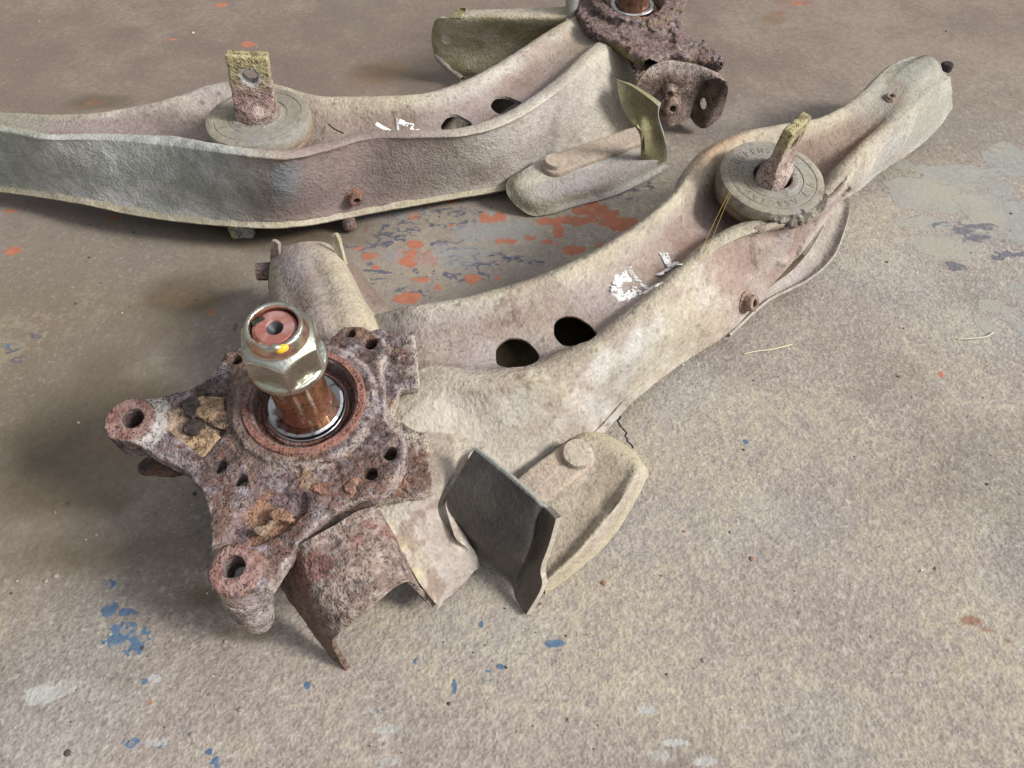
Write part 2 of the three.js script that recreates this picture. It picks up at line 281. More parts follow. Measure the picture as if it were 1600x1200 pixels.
    c = mix3(c, [.33, .315, .30], ss(.5, .75, fbm(x * 7 + 31, 2, z * 7, 4)) * .4 * (1 - far));
    c = mix3(c, [.17, .138, .108], ss(.52, .78, fbm(x * 9 + 3, 7, z * 9, 4)) * .35);
    c = mix3(c, mix3([.165, .125, .075], [.245, .205, .13], ss(.52, .68, .6 * mid + .4 * fine)), left * (.45 + .4 * ss(.35, .6, big)));  // left floor darkened: dirt, with the falloff of light painted in
    const smooth = Math.max(far, .85 * ss(-.16, -.34, x) * ss(-.20, -.30, z) , .8 * ss(-.46, -.54, z) * ss(.12, -.02, x)), rough = 1 - .68 * smooth, grit3 = vn(x * 1400, 5, z * 1400), lump = fbm(x * 75, 21, z * 75, 3);
    c = mix3(c, [.175, .142, .115], (smooth - far * smooth) * .55);
    c = scl(c, 1 + rough * (.30 * (fine - .5) + .38 * (grit - .5) + .24 * (grit2 - .5) + .38 * (grit3 - .5)) + .26 * (mid - .5) + .30 * (big - .5)); c = scl(c, 1 - .42 * ss(.74, .90, grit) * rough * (.3 + .7 * vn(x * 60, 3, z * 60))); c = mix3(c, [.46, .44, .41], ss(.80, .95, grit2) * .45 * rough);
    let h = .5 + rough * (.55 * (fine - .5) + .35 * (grit2 - .5) + .45 * (grit - .5) + .30 * (lump - .5)) + .12 * (mid - .5);
    const pit = vn(x * 150 + 40, 1.5, z * 150) * (.55 + .45 * vn(x * 12, 3, z * 12)), pit2 = vn(x * 330 + 20, 4.5, z * 330);
    const pm = Math.max(ss(.82, .90, pit) * .6, ss(.90, .95, pit2) * (.35 + .4 * far)); c = mix3(c, [.09, .07, .055], pm); h -= pm * .35;
    const wm = ss(.93, .97, vn(x * 330, 33.5, z * 330)); c = mix3(c, [.55, .53, .50], wm * .8);
    return [c, h];
  };
  for (const [x0, x1, z0, z1, w, hh] of zones) {
    const col = new Float32Array(w * hh * 3), hgt = new Float32Array(w * hh);
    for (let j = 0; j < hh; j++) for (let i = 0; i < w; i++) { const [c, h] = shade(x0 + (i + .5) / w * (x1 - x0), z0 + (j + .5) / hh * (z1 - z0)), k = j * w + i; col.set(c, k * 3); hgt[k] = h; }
    for (const b of blobs) {
      const e = 1.7, i0 = Math.max(0, Math.floor((b.x - b.rx * e - x0) / (x1 - x0) * w)), i1 = Math.min(w, Math.ceil((b.x + b.rx * e - x0) / (x1 - x0) * w)), j0 = Math.max(0, Math.floor((b.z + b.rz * e - z0) / (z1 - z0) * hh)), j1 = Math.min(hh, Math.ceil((b.z - b.rz * e - z0) / (z1 - z0) * hh));
      for (let j = j0; j < j1; j++) for (let i = i0; i < i1; i++) {
        const x = x0 + (i + .5) / w * (x1 - x0), z = z0 + (j + .5) / hh * (z1 - z0), r = Math.hypot((x - b.x) / b.rx, (z - b.z) / b.rz);
        if (r > 1.7) continue;
        const n = fbm(x * b.freq + b.k, b.k, z * b.freq, 4) - .5, f = 1 - r + n * 2 * b.rag, k = j * w + i, soft = b.kind === 'dirtshade' || b.kind === 'shadestain' || b.kind === 'redstain';
        let m = soft ? ss(0, .9, f) * .82 : ss(0, .10, f);
        if (!m) continue;
        const fine = fbm(x * 300, 3, z * 300, 2);
        if (b.kind === 'blue') m *= 1 - .85 * ss(.55, .62, fbm(x * 200, 6, z * 200, 2));
        if (b.kind === 'grey' || b.kind === 'ash') m *= .9 - .5 * ss(.55, .7, fbm(x * 60, 6, z * 60, 3));
        if (b.kind === 'bluegrey') m *= .45;
        if (b.kind === 'navy') { const s = 1 - Math.abs(2 * fbm(x * 70, 11, z * 150, 4) - 1) ; m *= ss(.80, .95, s) * .85; }
        if (b.kind === 'slate') m *= ss(.48, .56, fbm(x * 60, 12, z * 170, 4));
        let q = scl(K[b.kind], .82 + .36 * fine);
        if (b.kind === 'grey') { q = mix3(q, [.35, .33, .26], ss(.5, .7, fbm(x * 16, 1, z * 16, 3)) * .6); if (f < .07 && f > 0) q = scl(q, .5); }
        if (b.kind === 'orange') q = mix3(q, [.30, .16, .10], ss(.55, .75, fbm(x * 120, 1, z * 120, 3)) * .7);
        for (let a = 0; a < 3; a++) col[k * 3 + a] += (q[a] - col[k * 3 + a]) * m;
        if (!soft) hgt[k] += m * (b.kind === 'ash' ? -.15 : .16) + (b.kind === 'grey' || b.kind === 'orange' ? (.5 - hgt[k]) * m * .6 : 0);
      }
    }
    for (const l of cracks) for (let s = 0; s + 1 < l.length; s++) { // hairline cracks
      for (let t = 0; t < 1; t += .004) { const x = l[s].x + (l[s + 1].x - l[s].x) * t, z = l[s].z + (l[s + 1].z - l[s].z) * t, q = (fbm(x * 160, 2, z * 160, 3) - .5) * .009, i = Math.floor((x + q - x0) / (x1 - x0) * w), j = Math.floor((z - z0) / (z1 - z0) * hh);
        if (i > 0 && i < w - 1 && j >= 0 && j < hh) for (let a = 0; a < 2; a++) { const k = j * w + i + a; for (let b = 0; b < 3; b++) col[k * 3 + b] *= l[0].z < -.33 ? (a ? .8 : .6) : (a ? .95 : .8); hgt[k] -= .08; } }
    }
    const en = v => v <= .0031308 ? v * 12.92 : 1.055 * Math.pow(v, 1 / 2.4) - .055;
    const map = dataTex(w, hh, (i, j) => { const k = (j * w + i) * 3; return [en(cl(col[k])), en(cl(col[k + 1])), en(cl(col[k + 2]))]; }, 0, true);
    const bump = dataTex(w, hh, (i, j) => { const v = cl(hgt[j * w + i]); return [v, v, v]; });
    for (const t of [map, bump]) t.wrapS = t.wrapT = THREE.ClampToEdgeWrapping;
    mats.push(new THREE.MeshStandardMaterial({ map, bumpMap: bump, bumpScale: .0008, roughness: z0 < -.3 ? .8 : .93 }));
    const g = new THREE.BufferGeometry();
    g.setAttribute('position', new THREE.Float32BufferAttribute([x0, 0, z0, x1, 0, z0, x0, 0, z1, x1, 0, z1], 3)); g.setAttribute('normal', new THREE.Float32BufferAttribute([0, 1, 0, 0, 1, 0, 0, 1, 0, 0, 1, 0], 3)); g.setAttribute('uv', new THREE.Float32BufferAttribute([0, 0, 1, 0, 0, 1, 1, 1], 2)); g.setIndex([0, 1, 2, 1, 3, 2]);
    geos.push(g);
  }
  { // the rest of the floor around what the photograph shows
    const pos = [], idx = [], R = (x0, x1, z0, z1) => { const k = pos.length / 3; pos.push(x0, 0, z0, x1, 0, z0, x0, 0, z1, x1, 0, z1); idx.push(k, k + 1, k + 2, k + 1, k + 3, k + 2); };
    R(-4, 4, 3, -.06); R(-4, -.62, -.06, -.62); R(.62, 4, -.06, -.62); R(-4, -.98, -.62, -1.62); R(.98, 4, -.62, -1.62); R(-4, 4, -1.62, -5);
    const g = new THREE.BufferGeometry(); g.setAttribute('position', new THREE.Float32BufferAttribute(pos, 3)); g.setAttribute('normal', new THREE.Float32BufferAttribute(pos.map((_, i) => i % 3 === 1 ? 1 : 0), 3)); g.setAttribute('uv', new THREE.Float32BufferAttribute(pos.filter((_, i) => i % 3 !== 1), 2)); g.setIndex(idx);
    geos.push(g);
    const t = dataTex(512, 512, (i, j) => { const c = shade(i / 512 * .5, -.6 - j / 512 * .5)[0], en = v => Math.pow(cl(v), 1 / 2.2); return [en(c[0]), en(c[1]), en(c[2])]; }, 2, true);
    mats.push(new THREE.MeshStandardMaterial({ map: t, roughness: .9 }));
  }
  const g = mergeGeometries(geos, true), f = new THREE.Mesh(g, mats);
  f.name = 'floor'; f.receiveShadow = true; f.userData = { kind: 'structure', label: 'worn concrete workshop floor with flakes of orange, blue and grey paint' }; scene.add(f);
}
// ---------------------------------------------------------------- the pressed channel of an arm
// stations along the arm: [back ridge x, y, h, front ridge x, y, h, bottom edge x, y, h, depth of the channel]
function channel(st) {
  return st.map(s => {
    const b = at(s[0], s[1], s[2]), f = at(s[3], s[4], s[5]), e = at(s[6], s[7], s[8]), dp = s[9], a = V(f.x - b.x, 0, f.z - b.z).normalize(), up = V(0, 1, 0);
    const l = (p, q, t, y) => p.clone().lerp(q, t).addScaledVector(up, y);
    const k = Math.min(1, b.distanceTo(f) / .08), o = (p, x, y) => p.clone().addScaledVector(a, x * k).addScaledVector(up, y);
    return [o(b, -.022, 0).setY(.03), o(b, -.017, 0).setY(b.y * .62 + .01), o(b, -.012, -.009), o(b, -.005, -.0016), o(b, .004, -.0003),
      l(b, f, .18, -.36 * dp), l(b, f, .30, -.86 * dp), l(b, f, .43, -1.02 * dp), l(b, f, .56, -1.04 * dp), l(b, f, .68, -.96 * dp), l(b, f, .79, -.62 * dp), o(f, -.011, -.20 * dp), o(f, -.002, -.0004), o(f, .008, -.0016),
      l(f, e, .14, .0035).addScaledVector(a, .007 * k), l(f, e, .48, .003).addScaledVector(a, .006 * k), l(f, e, .86, .001), e];
  });
}
const armPaint = (k, o = {}) => (p, n, u, v) => {
  const big = FB(p, 9, 3, k), mid = FB(p, 30, 4, k + 5), fine = FB(p, 170, 3, k + 9), vf = FB(p, 380, 2, k + 70);
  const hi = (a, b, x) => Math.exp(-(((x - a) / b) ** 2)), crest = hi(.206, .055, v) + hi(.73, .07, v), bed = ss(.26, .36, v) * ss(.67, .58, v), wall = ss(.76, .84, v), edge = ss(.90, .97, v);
  let c = mix3(C.lav, C.pale, ss(.40, .62, .6 * big + .4 * mid));
  c = mix3(c, C.pink, ss(.48, .64, FB(p, 13, 3, k + 21)) * .6);
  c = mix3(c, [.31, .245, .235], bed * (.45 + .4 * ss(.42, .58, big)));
  c = mix3(c, C.slate, wall * ss(.42, .62, FB(p, 12, 3, k + 60)) * .55);
  c = mix3(c, C.dust, cl(crest * .7 + .15) * ss(.25, .55, mid));
  c = mix3(c, C.yel, ss(.48, .68, FB(p, 9, 3, k + 40) + .14 * crest) * .55);
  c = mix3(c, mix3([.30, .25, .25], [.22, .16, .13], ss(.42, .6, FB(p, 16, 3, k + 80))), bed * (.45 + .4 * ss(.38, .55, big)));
  c = mix3(c, C.pink, edge * ss(.4, .6, mid) * .5);
  c = mix3(c, [.27, .21, .175], ss(.50, .64, .5 * FB(p, 17, 4, k + 33) + .5 * FB(p, 60, 3, k + 34)) * .55); c = mix3(c, [.56, .53, .49], ss(.52, .64, FB(p, 34, 4, k + 35)) * wall * .5);
  c = scl(c, .86 + .28 * vf); c = mix3(c, C.rust, ss(.64, .74, .35 * fine + .65 * mid) * .6);
  c = mix3(c, C.dark, ss(.72, .77, FB(p, 260, 2, k + 3)) * .5);
  if (o.extra) c = o.extra(c, p, n, u, v);
  return speck(p, c, .10);
};
const armDisp = k => p => (FB(p, 60, 3, k) - .5) * .0012 + (FB(p, 300, 2, k) - .5) * .0007;
const dustPaint = (base, k, o = {}) => p => {
  const m = FB(p, 40, 4, k), f = FB(p, 170, 3, k + 7);
  let c = mix3(base, o.to || C.dust, ss(.4, .64, m) * (o.mix ?? .6)); c = mix3(c, C.rust, ss(.62, .74, f * .6 + m * .4) * (o.rust ?? .4)); return speck(p, c, .12);
};
const rustPaint = (k, o = {}) => (p, n) => {
  const a = FB(p, 30, 4, k), b = FB(p, 90, 4, k + 4), f = FB(p, 260, 3, k + 8);
  let c = mix3([.095, .064, .062], [.205, .165, .18], ss(.40, .64, .5 * b + .5 * f)); c = mix3(c, C.rust, ss(.47, .6, a) * .7); c = mix3(c, [.22, .115, .07], ss(.58, .68, FB(p, 70, 4, k + 12)) * .65);
  const fc = flakeCell(p, 60, 3), fd = flakeCell(p, 190, 9); c = scl(c, .72 + .5 * fc[2]); c = mix3(c, C.rust, fd[2] * .35); c = mix3(c, C.dark, ss(.07, .0, fc[1] - fc[0]) * .7 + ss(.08, 0, fd[1] - fd[0]) * .35); c = mix3(c, [.33, .30, .34], ss(.55, .8, fd[2]) * ss(.45, .6, b) * .6);
  c = mix3(c, C.beige, ss(.63, .70, FB(p, 55, 4, k + 16)) * .3); c = mix3(c, C.dark, ss(.56, .66, f * .5 + FB(p, 120, 3, k + 30) * .5) * .4); c = mix3(c, C.pale, ss(.56, .72, FB(p, 330, 2, k + 50)) * .18);
  if (o.extra) c = o.extra(c, p, n); return speck(p, c, .16);
};
const flakeCell = (p, f, k) => { const q = .010 * f; return cells(p.x * f + q * (FB(p, 110, 3, k) - .5) * 2, p.y * f * .4 + k, p.z * f + q * (FB(p, 110, 3, k + 6) - .5) * 2); };
const flakes = (p, f, k) => { const c = flakeCell(p, f, k); return c[2] * .75 + ss(0, .10, c[1] - c[0]) * .25; };

// ================================================================ the near arm
const nearHub = at(477, 632, .10), hubUp = V(.032, .98, .175).normalize(), FH = frame(nearHub, hubUp);
const A = thing('suspension_arm', 'dusty rusted steel suspension arm in the foreground with the shiny hexagon nut', 'suspension arm', nearHub.x, 0, nearHub.z);
{
  const st = [
    [575, 500, .078, 605, 650, .072, 700, 800, .04, .002], [640, 482, .097, 672, 592, .085, 785, 770, .026, .006], [720, 470, .10, 748, 590, .088, 855, 735, .022, .013], [800, 450, .102, 830, 578, .088, 930, 690, .018, .016],
    [870, 425, .103, 910, 546, .088, 985, 632, .016, .016], [940, 390, .104, 980, 498, .089, 1060, 572, .016, .017], [1005, 347, .105, 1045, 443, .09, 1140, 519, .018, .018], [1055, 303, .106, 1105, 385, .092, 1198, 458, .024, .02],
    [1082, 265, .106, 1168, 352, .093, 1240, 412, .038, .028], [1115, 232, .106, 1240, 332, .093, 1278, 362, .054, .034], [1165, 208, .105, 1292, 300, .094, 1314, 316, .046, .034], [1228, 195, .103, 1322, 262, .094, 1345, 296, .032, .026],
    [1290, 182, .10, 1350, 228, .092, 1378, 268, .026, .014], [1345, 148, .096, 1398, 186, .09, 1424, 238, .022, .006], [1392, 104, .09, 1446, 140, .088, 1464, 203, .02, -.004], [1428, 88, .076, 1476, 116, .080, 1489, 168, .02, -.009]];
  const rows = channel(st), S = surf(rows);
  const h1 = findUV(S, 808, 556, .3, .62, .15, .4), h2 = findUV(S, 898, 519, .3, .62, .2, .5), dish = (p, h) => Math.exp(-p.distanceToSquared(h.p) / .00042);
  let g = sheet(S, 300, 170, .003, (p, n, u, v) => armDisp(1)(p) - .0035 * (dish(p, h1) + dish(p, h2)) + (v > .78 && u > .42 && u < .7 ? -.0022 * ss(.5, .56, FB(p, 34, 4, 77)) * ss(.42, .48, u) : 0));
  g = cut(g, [drill(h1, .0165, .0175, .03), drill(h2, .0155, .0175, .03)]);
  const body = part('arm_channel', finish(g, armPaint(3, { extra: (c, p, n, u, v) => {
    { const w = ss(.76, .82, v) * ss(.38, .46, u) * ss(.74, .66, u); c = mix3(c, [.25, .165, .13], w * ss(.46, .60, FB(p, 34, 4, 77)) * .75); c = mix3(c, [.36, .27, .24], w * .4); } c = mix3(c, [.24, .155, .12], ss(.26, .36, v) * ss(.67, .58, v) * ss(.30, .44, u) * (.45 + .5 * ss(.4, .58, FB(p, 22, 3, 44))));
    c = mix3(c, [.23, .12, .065], ss(.70, .80, u) * ss(.95, .84, u) * Math.exp(-(((v - .62) / .07) ** 2)) * .8);
    c = mix3(c, [.32, .32, .275], ss(.80, .92, u) * (.5 + .4 * ss(.35, .6, FB(p, 40, 4, 47)))); if (v > .6) c = mix3(c, C.dust, ss(.2, .06, u) * .7);
    c = mix3(c, [.36, .20, .10], Math.exp(-(((u - .60) / .07) ** 2)) * Math.exp(-(((v - .2) / .06) ** 2)) * .7);
    return c;
  } })), M.dusty, A);
  // closed tube end and the lower pressing
  { const e = rows[15], c = e.reduce((a, q) => a.add(q), V()).multiplyScalar(1 / e.length).setY(.045), out = V().subVectors(rows[15][9], rows[14][9]).setY(0).normalize();
    const E2 = [e, e.map(q => q.clone().lerp(c, .12).addScaledVector(out, .008)), e.map(q => q.clone().lerp(c, .45).addScaledVector(out, .012)), e.map(q => q.clone().lerp(c, .98).addScaledVector(out, .012))];
    part('end_cap', finish(sheet(surf(E2), 14, 60, .002, armDisp(2)), armPaint(9, { extra: c => mix3(c, C.slate, .7) })), M.dusty, A); }
  { const low = rows.slice(1, 10).map(r => { const a = r[0], b = r[17], l = t => V(a.x + (b.x - a.x) * t, .021 + Math.abs(t - .5) * .008, a.z + (b.z - a.z) * t); return [l(-.04).setY(.036), l(.03), l(.3), l(.7), l(.97)]; });
    part('lower_plate', finish(sheet(surf(low), 90, 24, .002, armDisp(4)), dustPaint([.09, .07, .04], 12, { to: [.17, .14, .07] })), M.dusty, A); }
  { // bottom flange standing out below the bush
    const L = [[1140, 521, .014], [1200, 468, .016], [1262, 436, .018], [1300, 403, .022], [1318, 364, .028], [1328, 324, .036], [1322, 300, .046]].map(q => at(...q)), I = [[1130, 514, .018], [1185, 462, .020], [1240, 420, .022], [1272, 380, .024], [1288, 345, .030], [1300, 315, .040], [1308, 296, .05]].map(q => at(...q));
    part('edge_flange', finish(sheet(surf(L.map((q, i) => [I[i], I[i].clone().lerp(q, .6).add(V(0, -.004, 0)), q])), 60, 12, .0025, armDisp(5)), dustPaint(C.lav, 15)), M.dusty, A); }
  // paint marks in the channel
  const chalk = (list, name, label) => {
    const pos = [], nrm = [];
    for (const [x0, y0, x1, y1, w, dens] of list) {
      const a = findUV(S, x0, y0, .25, .66, .2, .7), b = findUV(S, x1, y1, .25, .66, .2, .7), n = Math.ceil(a.p.distanceTo(b.p) / .0009);
      const k = w * toPix(a.p)[2] / FOC;
      for (let i = 0; i < n; i++) for (let q = -4; q <= 4; q++) {
        const u = a.u + (b.u - a.u) * i / n, v = a.v + (b.v - a.v) * i / n, p = S(u, v), nn = a.n, t = b.p.clone().sub(a.p).normalize(), s = t.clone().cross(nn), c = p.clone().addScaledVector(s, q / 4 * k).addScaledVector(nn, .0011);
        if (fbm(c.x * 620, c.y * 620, c.z * 620, 3) > dens + .01 - .12 * (q / 4) ** 2) continue;
        const r = .0007 + .0007 * hash(i, q, 5), m = 6, ctr = c.clone().addScaledVector(nn, .0004);
        for (let e = 0; e < m; e++) { const f = z => { const an = z / m * 6.283 + i, rr = r * (.7 + .6 * hash(i, q, z % m)); return c.clone().addScaledVector(t, Math.cos(an) * rr).addScaledVector(s, Math.sin(an) * rr).addScaledVector(nn, -.0008); }; const A1 = f(e), A2 = f(e + 1); pos.push(...ctr.toArray(), ...A1.toArray(), ...A2.toArray()); }
      }
    }
    const g = new THREE.BufferGeometry(); g.setAttribute('position', new THREE.Float32BufferAttribute(pos, 3)); g.computeVertexNormals(); g.setAttribute('uv', new THREE.Float32BufferAttribute(new Float32Array(pos.length / 3 * 2), 2));
    return part(name, finish(g, () => [.80, .79, .78]), M.chalk, body, label);
  };
  chalk([[968, 434, 962, 460, 9, .55], [964, 438, 980, 429, 7, .54], [964, 458, 972, 470, 8, .54], [976, 434, 986, 437, 5, .5]], 'paint_mark', 'white hand-painted letter R');
  chalk([[982, 419, 1036, 444, 6, .57], [988, 450, 1020, 454, 6, .52], [976, 466, 992, 455, 7, .5], [1014, 454, 1030, 446, 5, .48]], 'paint_mark', 'white painted stroke of the letter R');
  chalk([[1036, 396, 1069, 417, 9, .68], [1057, 411, 1026, 431, 8, .60]], 'paint_mark', 'white hand-painted letter H');

  // the dusty skirt of the arm below the hub, with its rolled edge
  const r0 = [[600, 668], [645, 664], [690, 668], [728, 676], [768, 692]].map(q => { const h = findUV(S, ...q, .62, 1, 0, .3); return h.p.addScaledVector(h.n, -.0025); });
  const sk = [r0, ...px3([[[588, 785, .064], [640, 762, .067], [690, 742, .068], [718, 728, .066], [745, 712, .064]], [[592, 822, .060], [635, 812, .060], [672, 800, .058], [690, 785, .057], [702, 772, .058]],
    [[622, 862, .048], [655, 852, .047], [685, 838, .045], [706, 826, .046], [718, 828, .046]], [[652, 908, .038], [685, 892, .036], [715, 876, .03], [730, 868, .028], [742, 862, .028]], [[682, 946, .014], [702, 932, .013], [728, 908, .012], [742, 892, .012], [750, 886, .012]]])];
  const skS = surf(sk);
  part('side_skirt', finish(sheet(skS, 110, 90, .003, (p, n, u, v) => armDisp(8)(p) + .0065 * Math.exp(-((v / .07) ** 2)) * (.1 + FB(p, 150, 3) * 1.4) * ss(.3, .5, u) + (.0055 * Math.exp(-(((v - .86) / .05) ** 2)) - .0034 * Math.exp(-(((v - .73) / .05) ** 2))) * ss(.10, .22, u) * ss(.78, .64, u)), armPaint(3, { extra: (c, p, n, u, v) => { c = mix3(c, C.dust, .45); c = mix3(c, [.52, .45, .27], .85 * Math.exp(-((v / .13) ** 2)) * ss(.3, .5, FB(p, 90, 3, 6))); c = mix3(c, C.lav, ss(.7, .85, u) * .7); return mix3(c, C.rust, ss(.58, .66, FB(p, 60, 3, 8)) * .5); } })), M.dusty, A);

  // ------------------------------------------------ shock absorber bracket behind the hub, with its ears, bolt and gusset
  const br = px3([[[426, 432, .02], [423, 402, .066], [436, 388, .084], [475, 378, .092], [512, 380, .086], [530, 400, .06], [546, 425, .02]], [[421, 452, .02], [420, 420, .07], [440, 412, .088], [485, 402, .096], [528, 402, .088], [546, 422, .06], [562, 452, .02]],
    [[424, 490, .03], [424, 455, .074], [452, 450, .09], [502, 440, .099], [548, 444, .09], [566, 466, .06], [585, 492, .03]], [[440, 540, .04], [436, 500, .08], [470, 500, .095], [520, 492, .102], [572, 490, .092], [592, 500, .07], [606, 512, .04]], [[462, 585, .05], [455, 548, .076], [482, 540, .085], [530, 532, .090], [584, 522, .086], [606, 535, .066], [618, 550, .045]]]);
  part('bracket', finish(sheet(surf(br), 110, 90, .003, (p, n, u, v) => armDisp(31)(p) - .003 * Math.exp(-(((v - .50) / .05) ** 2)) * ss(.1, .35, u)), armPaint(33, { extra: (c, p, n, u, v) => mix3(mix3(c, C.yel, .6 * ss(.4, .62, v)), C.pink, .6 * ss(.22, 0, u) + .3 * ss(.4, .2, v)) })), M.dusty, A);
  { const ear = (q, col, k) => part('bracket_ear', finish(sheet(surf(px3(q)), 20, 12, .003, armDisp(k)), dustPaint(col, k)), M.dusty, A);
    ear([[[424, 378, .098], [429, 377, .099], [434, 382, .098]], [[423, 392, .088], [429, 394, .088], [436, 396, .088]], [[422, 404, .075], [429, 408, .075], [437, 410, .075]]], C.pink, 3);
    ear([[[519, 367, .104], [523, 366, .105], [527, 372, .104]], [[521, 385, .094], [528, 387, .093], [533, 390, .092]], [[524, 405, .08], [532, 408, .078], [540, 415, .075]]], C.yel, 5);
    const f = frame(at(422, 424, .066), V(-1, .05, .12)), b = new THREE.CylinderGeometry(.0078, .0082, .012, 6, 1); b.translate(0, .005, 0); placeIn(b, f);
    part('bolt', finish(creased(b), rustPaint(5)), M.rust, A, 'dark rusty bolt head');
    const gs = px3([[[538, 398, .07], [545, 430, .06], [562, 470, .05], [580, 500, .05]], [[548, 404, .05], [566, 434, .045], [586, 466, .042], [600, 492, .045]], [[553, 410, .035], [580, 445, .032], [602, 474, .032], [618, 488, .04]]]);
    part('gusset', finish(sheet(surf(gs), 16, 40, .0025, armDisp(7)), dustPaint([.20, .145, .12], 9, { mix: .25 })), M.dusty, A); }

  // ------------------------------------------------ saddle bracket below the hub
  const sd = px3([[[432, 908, .03], [446, 862, .068], [470, 850, .084], [520, 822, .087], [566, 796, .085], [596, 800, .075], [610, 845, .045]], [[478, 975, .014], [478, 930, .052], [497, 910, .068], [545, 880, .075], [592, 848, .074], [622, 850, .062], [642, 895, .03]],
    [[512, 1022, .004], [503, 978, .04], [520, 962, .055], [565, 930, .063], [612, 895, .063], [640, 893, .052], [664, 928, .016]], [[541, 1048, 0], [519, 1008, .028], [532, 988, .044], [572, 956, .053], [622, 915, .055], [650, 912, .046], [681, 944, .012]]]);
  part('saddle_bracket', finish(sheet(surf(sd), 120, 110, .0035, p => (FB(p, 70, 4, 3) - .5) * .003 + (FB(p, 300, 2) - .5) * .0012), (p, n, u, v) => {
    const a = FB(p, 60, 4, 61), b = FB(p, 150, 3, 66); let c = mix3([.165, .115, .098], [.28, .21, .18], ss(.40, .64, .5 * a + .5 * b)); c = mix3(c, [.40, .36, .34], ss(.5, .7, FB(p, 330, 2, 67)) * .5); c = mix3(c, [.20, .07, .06], ss(.58, .68, FB(p, 40, 4, 71)) * .6); c = mix3(c, C.dark, ss(.6, .7, FB(p, 120, 3, 73)) * .6);
    c = mix3(c, C.rust, ss(.25, .12, v) * .6); return speck(p, c, .15); }), M.rust, A, 'rust brown saddle bracket');

  // ------------------------------------------------ knuckle with its caliper lugs
  const T = .016, out = poly2([[517, 524], [536, 507], [570, 507], [600, 527], [607, 546], [597, 569], [600, 600], [606, 655], [634, 685], [637, 719], [615, 752], [581, 779], [544, 790], [510, 809], [472, 846], [446, 880], [420, 918], [370, 930], [335, 900], [328, 850], [326, 805], [315, 767], [289, 737], [252, 716], [221, 700], [205, 690], [205, 628], [240, 622], [255, 617], [300, 606], [330, 584], [345, 561], [352, 548], [372, 540], [420, 545], [450, 540], [490, 535]].map(q => FH.pix(...q)));
  const q1 = FH.pix(205, 659), q2 = FH.pix(370, 890), L2 = .0185;
  const holes = [[547, 520, .0037], [579, 535, .0048], [609, 707, .0048], [579, 739, .0043], [343, 728, .0042], [375, 749, .0048], [367, 561, .004]].map(([x, y, r]) => [...FH.pix(x, y), r]);
  const pockets = [poly2([[262, 640], [300, 618], [352, 612], [352, 672], [318, 712], [262, 668]].map(q => FH.pix(...q))), poly2([[345, 845], [372, 800], [420, 772], [478, 768], [478, 800], [440, 830], [395, 852]].map(q => FH.pix(...q)))];
  const eyeHoles = [[FH.pix(210, 657), .0068], [FH.pix(366, 887), .0068]], tip = FH.to(at(407, 968, .022));
  const knuckle = p => {
    const q = FH.to(p), r0 = Math.hypot(q.x, q.z);
    let d2 = out(q.x, q.z) + (FB(p, 90, 3, 11) - .5) * .0020, y = Math.abs(q.y + T / 2) - T / 2, d = smax(d2, y, .0035);
    for (const k of pockets) { const m = k(q.x, q.z); d = smax(d, -smax(m, -q.y - .006, .004), .004); }
    d = smin(d, smax(r0 - .0475, Math.abs(q.y + .006) - .011, .003), .004);          // boss round the hub
    d = smin(d, smax(r0 - .044, Math.abs(q.y + .035) - .03, .004), .006);             // neck below
    const e1 = Math.hypot(q.x - q1[0], q.z - q1[1]); d = smin(d, smax(e1 - .0162, Math.abs(q.y + .008) - .0115, .0016), .004);
    { const t = cl(-(q.y - .004) / .055), x = q2[0] + (tip.x - q2[0]) * t, z = q2[1] + (tip.z - q2[1]) * t, e = Math.hypot(q.x - x, q.z - z) - (.0168 - .006 * t * t); d = smin(d, smax(e, Math.abs(q.y + .0255) - .029, .003), .004); }
    d += (FB(p, 150, 3, 2) - .5) * .0006 + (FB(p, 360, 2, 4) - .5) * .0009;
    if (q.y > -.012 && r0 > .046 && e1 > .018) d += (flakes(p, 60, 3) - .5) * .0016;
    d = smax(d, -Math.max(r0 - .0335, -.012 - q.y), .002);                               // seat of the hub
    for (const [x, z, r] of holes) d = smax(d, -(Math.hypot(q.x - x, q.z - z) - r - (FB(p, 200, 2) - .5) * .0016), .0012);
    for (const [[x, z], r] of eyeHoles) d = smax(d, -(Math.hypot(q.x - x, q.z - z) - r), .001);
    return d;
  };
  const kg = nets(knuckle, V(nearHub.x - .15, .012, nearHub.z - .11), V(nearHub.x + .10, .15, nearHub.z + .165), .00125);
  const K = part('knuckle', finish(kg, rustPaint(41, { extra: (c, p, n) => {
    const q = FH.to(p), e1 = Math.hypot(q.x - q1[0], q.z - q1[1]), e2 = Math.hypot(q.x - q2[0], q.z - q2[1]);
    if (n.dot(hubUp) > .8 && (e1 < .0165 && q.y > -.001 || e2 < .0172 && q.y > -.001)) c = mix3([.22, .115, .095], [.30, .19, .17], ss(.4, .6, FB(p, 120, 3)));
    else if (e1 > .0165 && e1 < .026 && n.y > .2) c = mix3(c, C.pale, .7);
    if (q.y < -.001 && e2 < .03 && n.dot(hubUp) < .7) c = mix3(c, C.pale, .25);
    const ed = out(q.x, q.z), r0 = Math.hypot(q.x, q.z), wear = ss(.38, .55, FB(p, 120, 3, 88)); if (ed > -.004 && e1 > .02 && e2 > .02) c = mix3(c, [.44, .38, .36], .55 * wear * ss(-.004, -.001, ed)); if (Math.abs(r0 - .047) < .0022) c = mix3(c, [.42, .36, .33], .6 * wear);
    if (pockets[0](q.x, q.z) < .001) c = mix3(c, mix3([.10, .075, .07], [.44, .32, .23], ss(.40, .5, FB(p, 38, 4, 90))), .85);
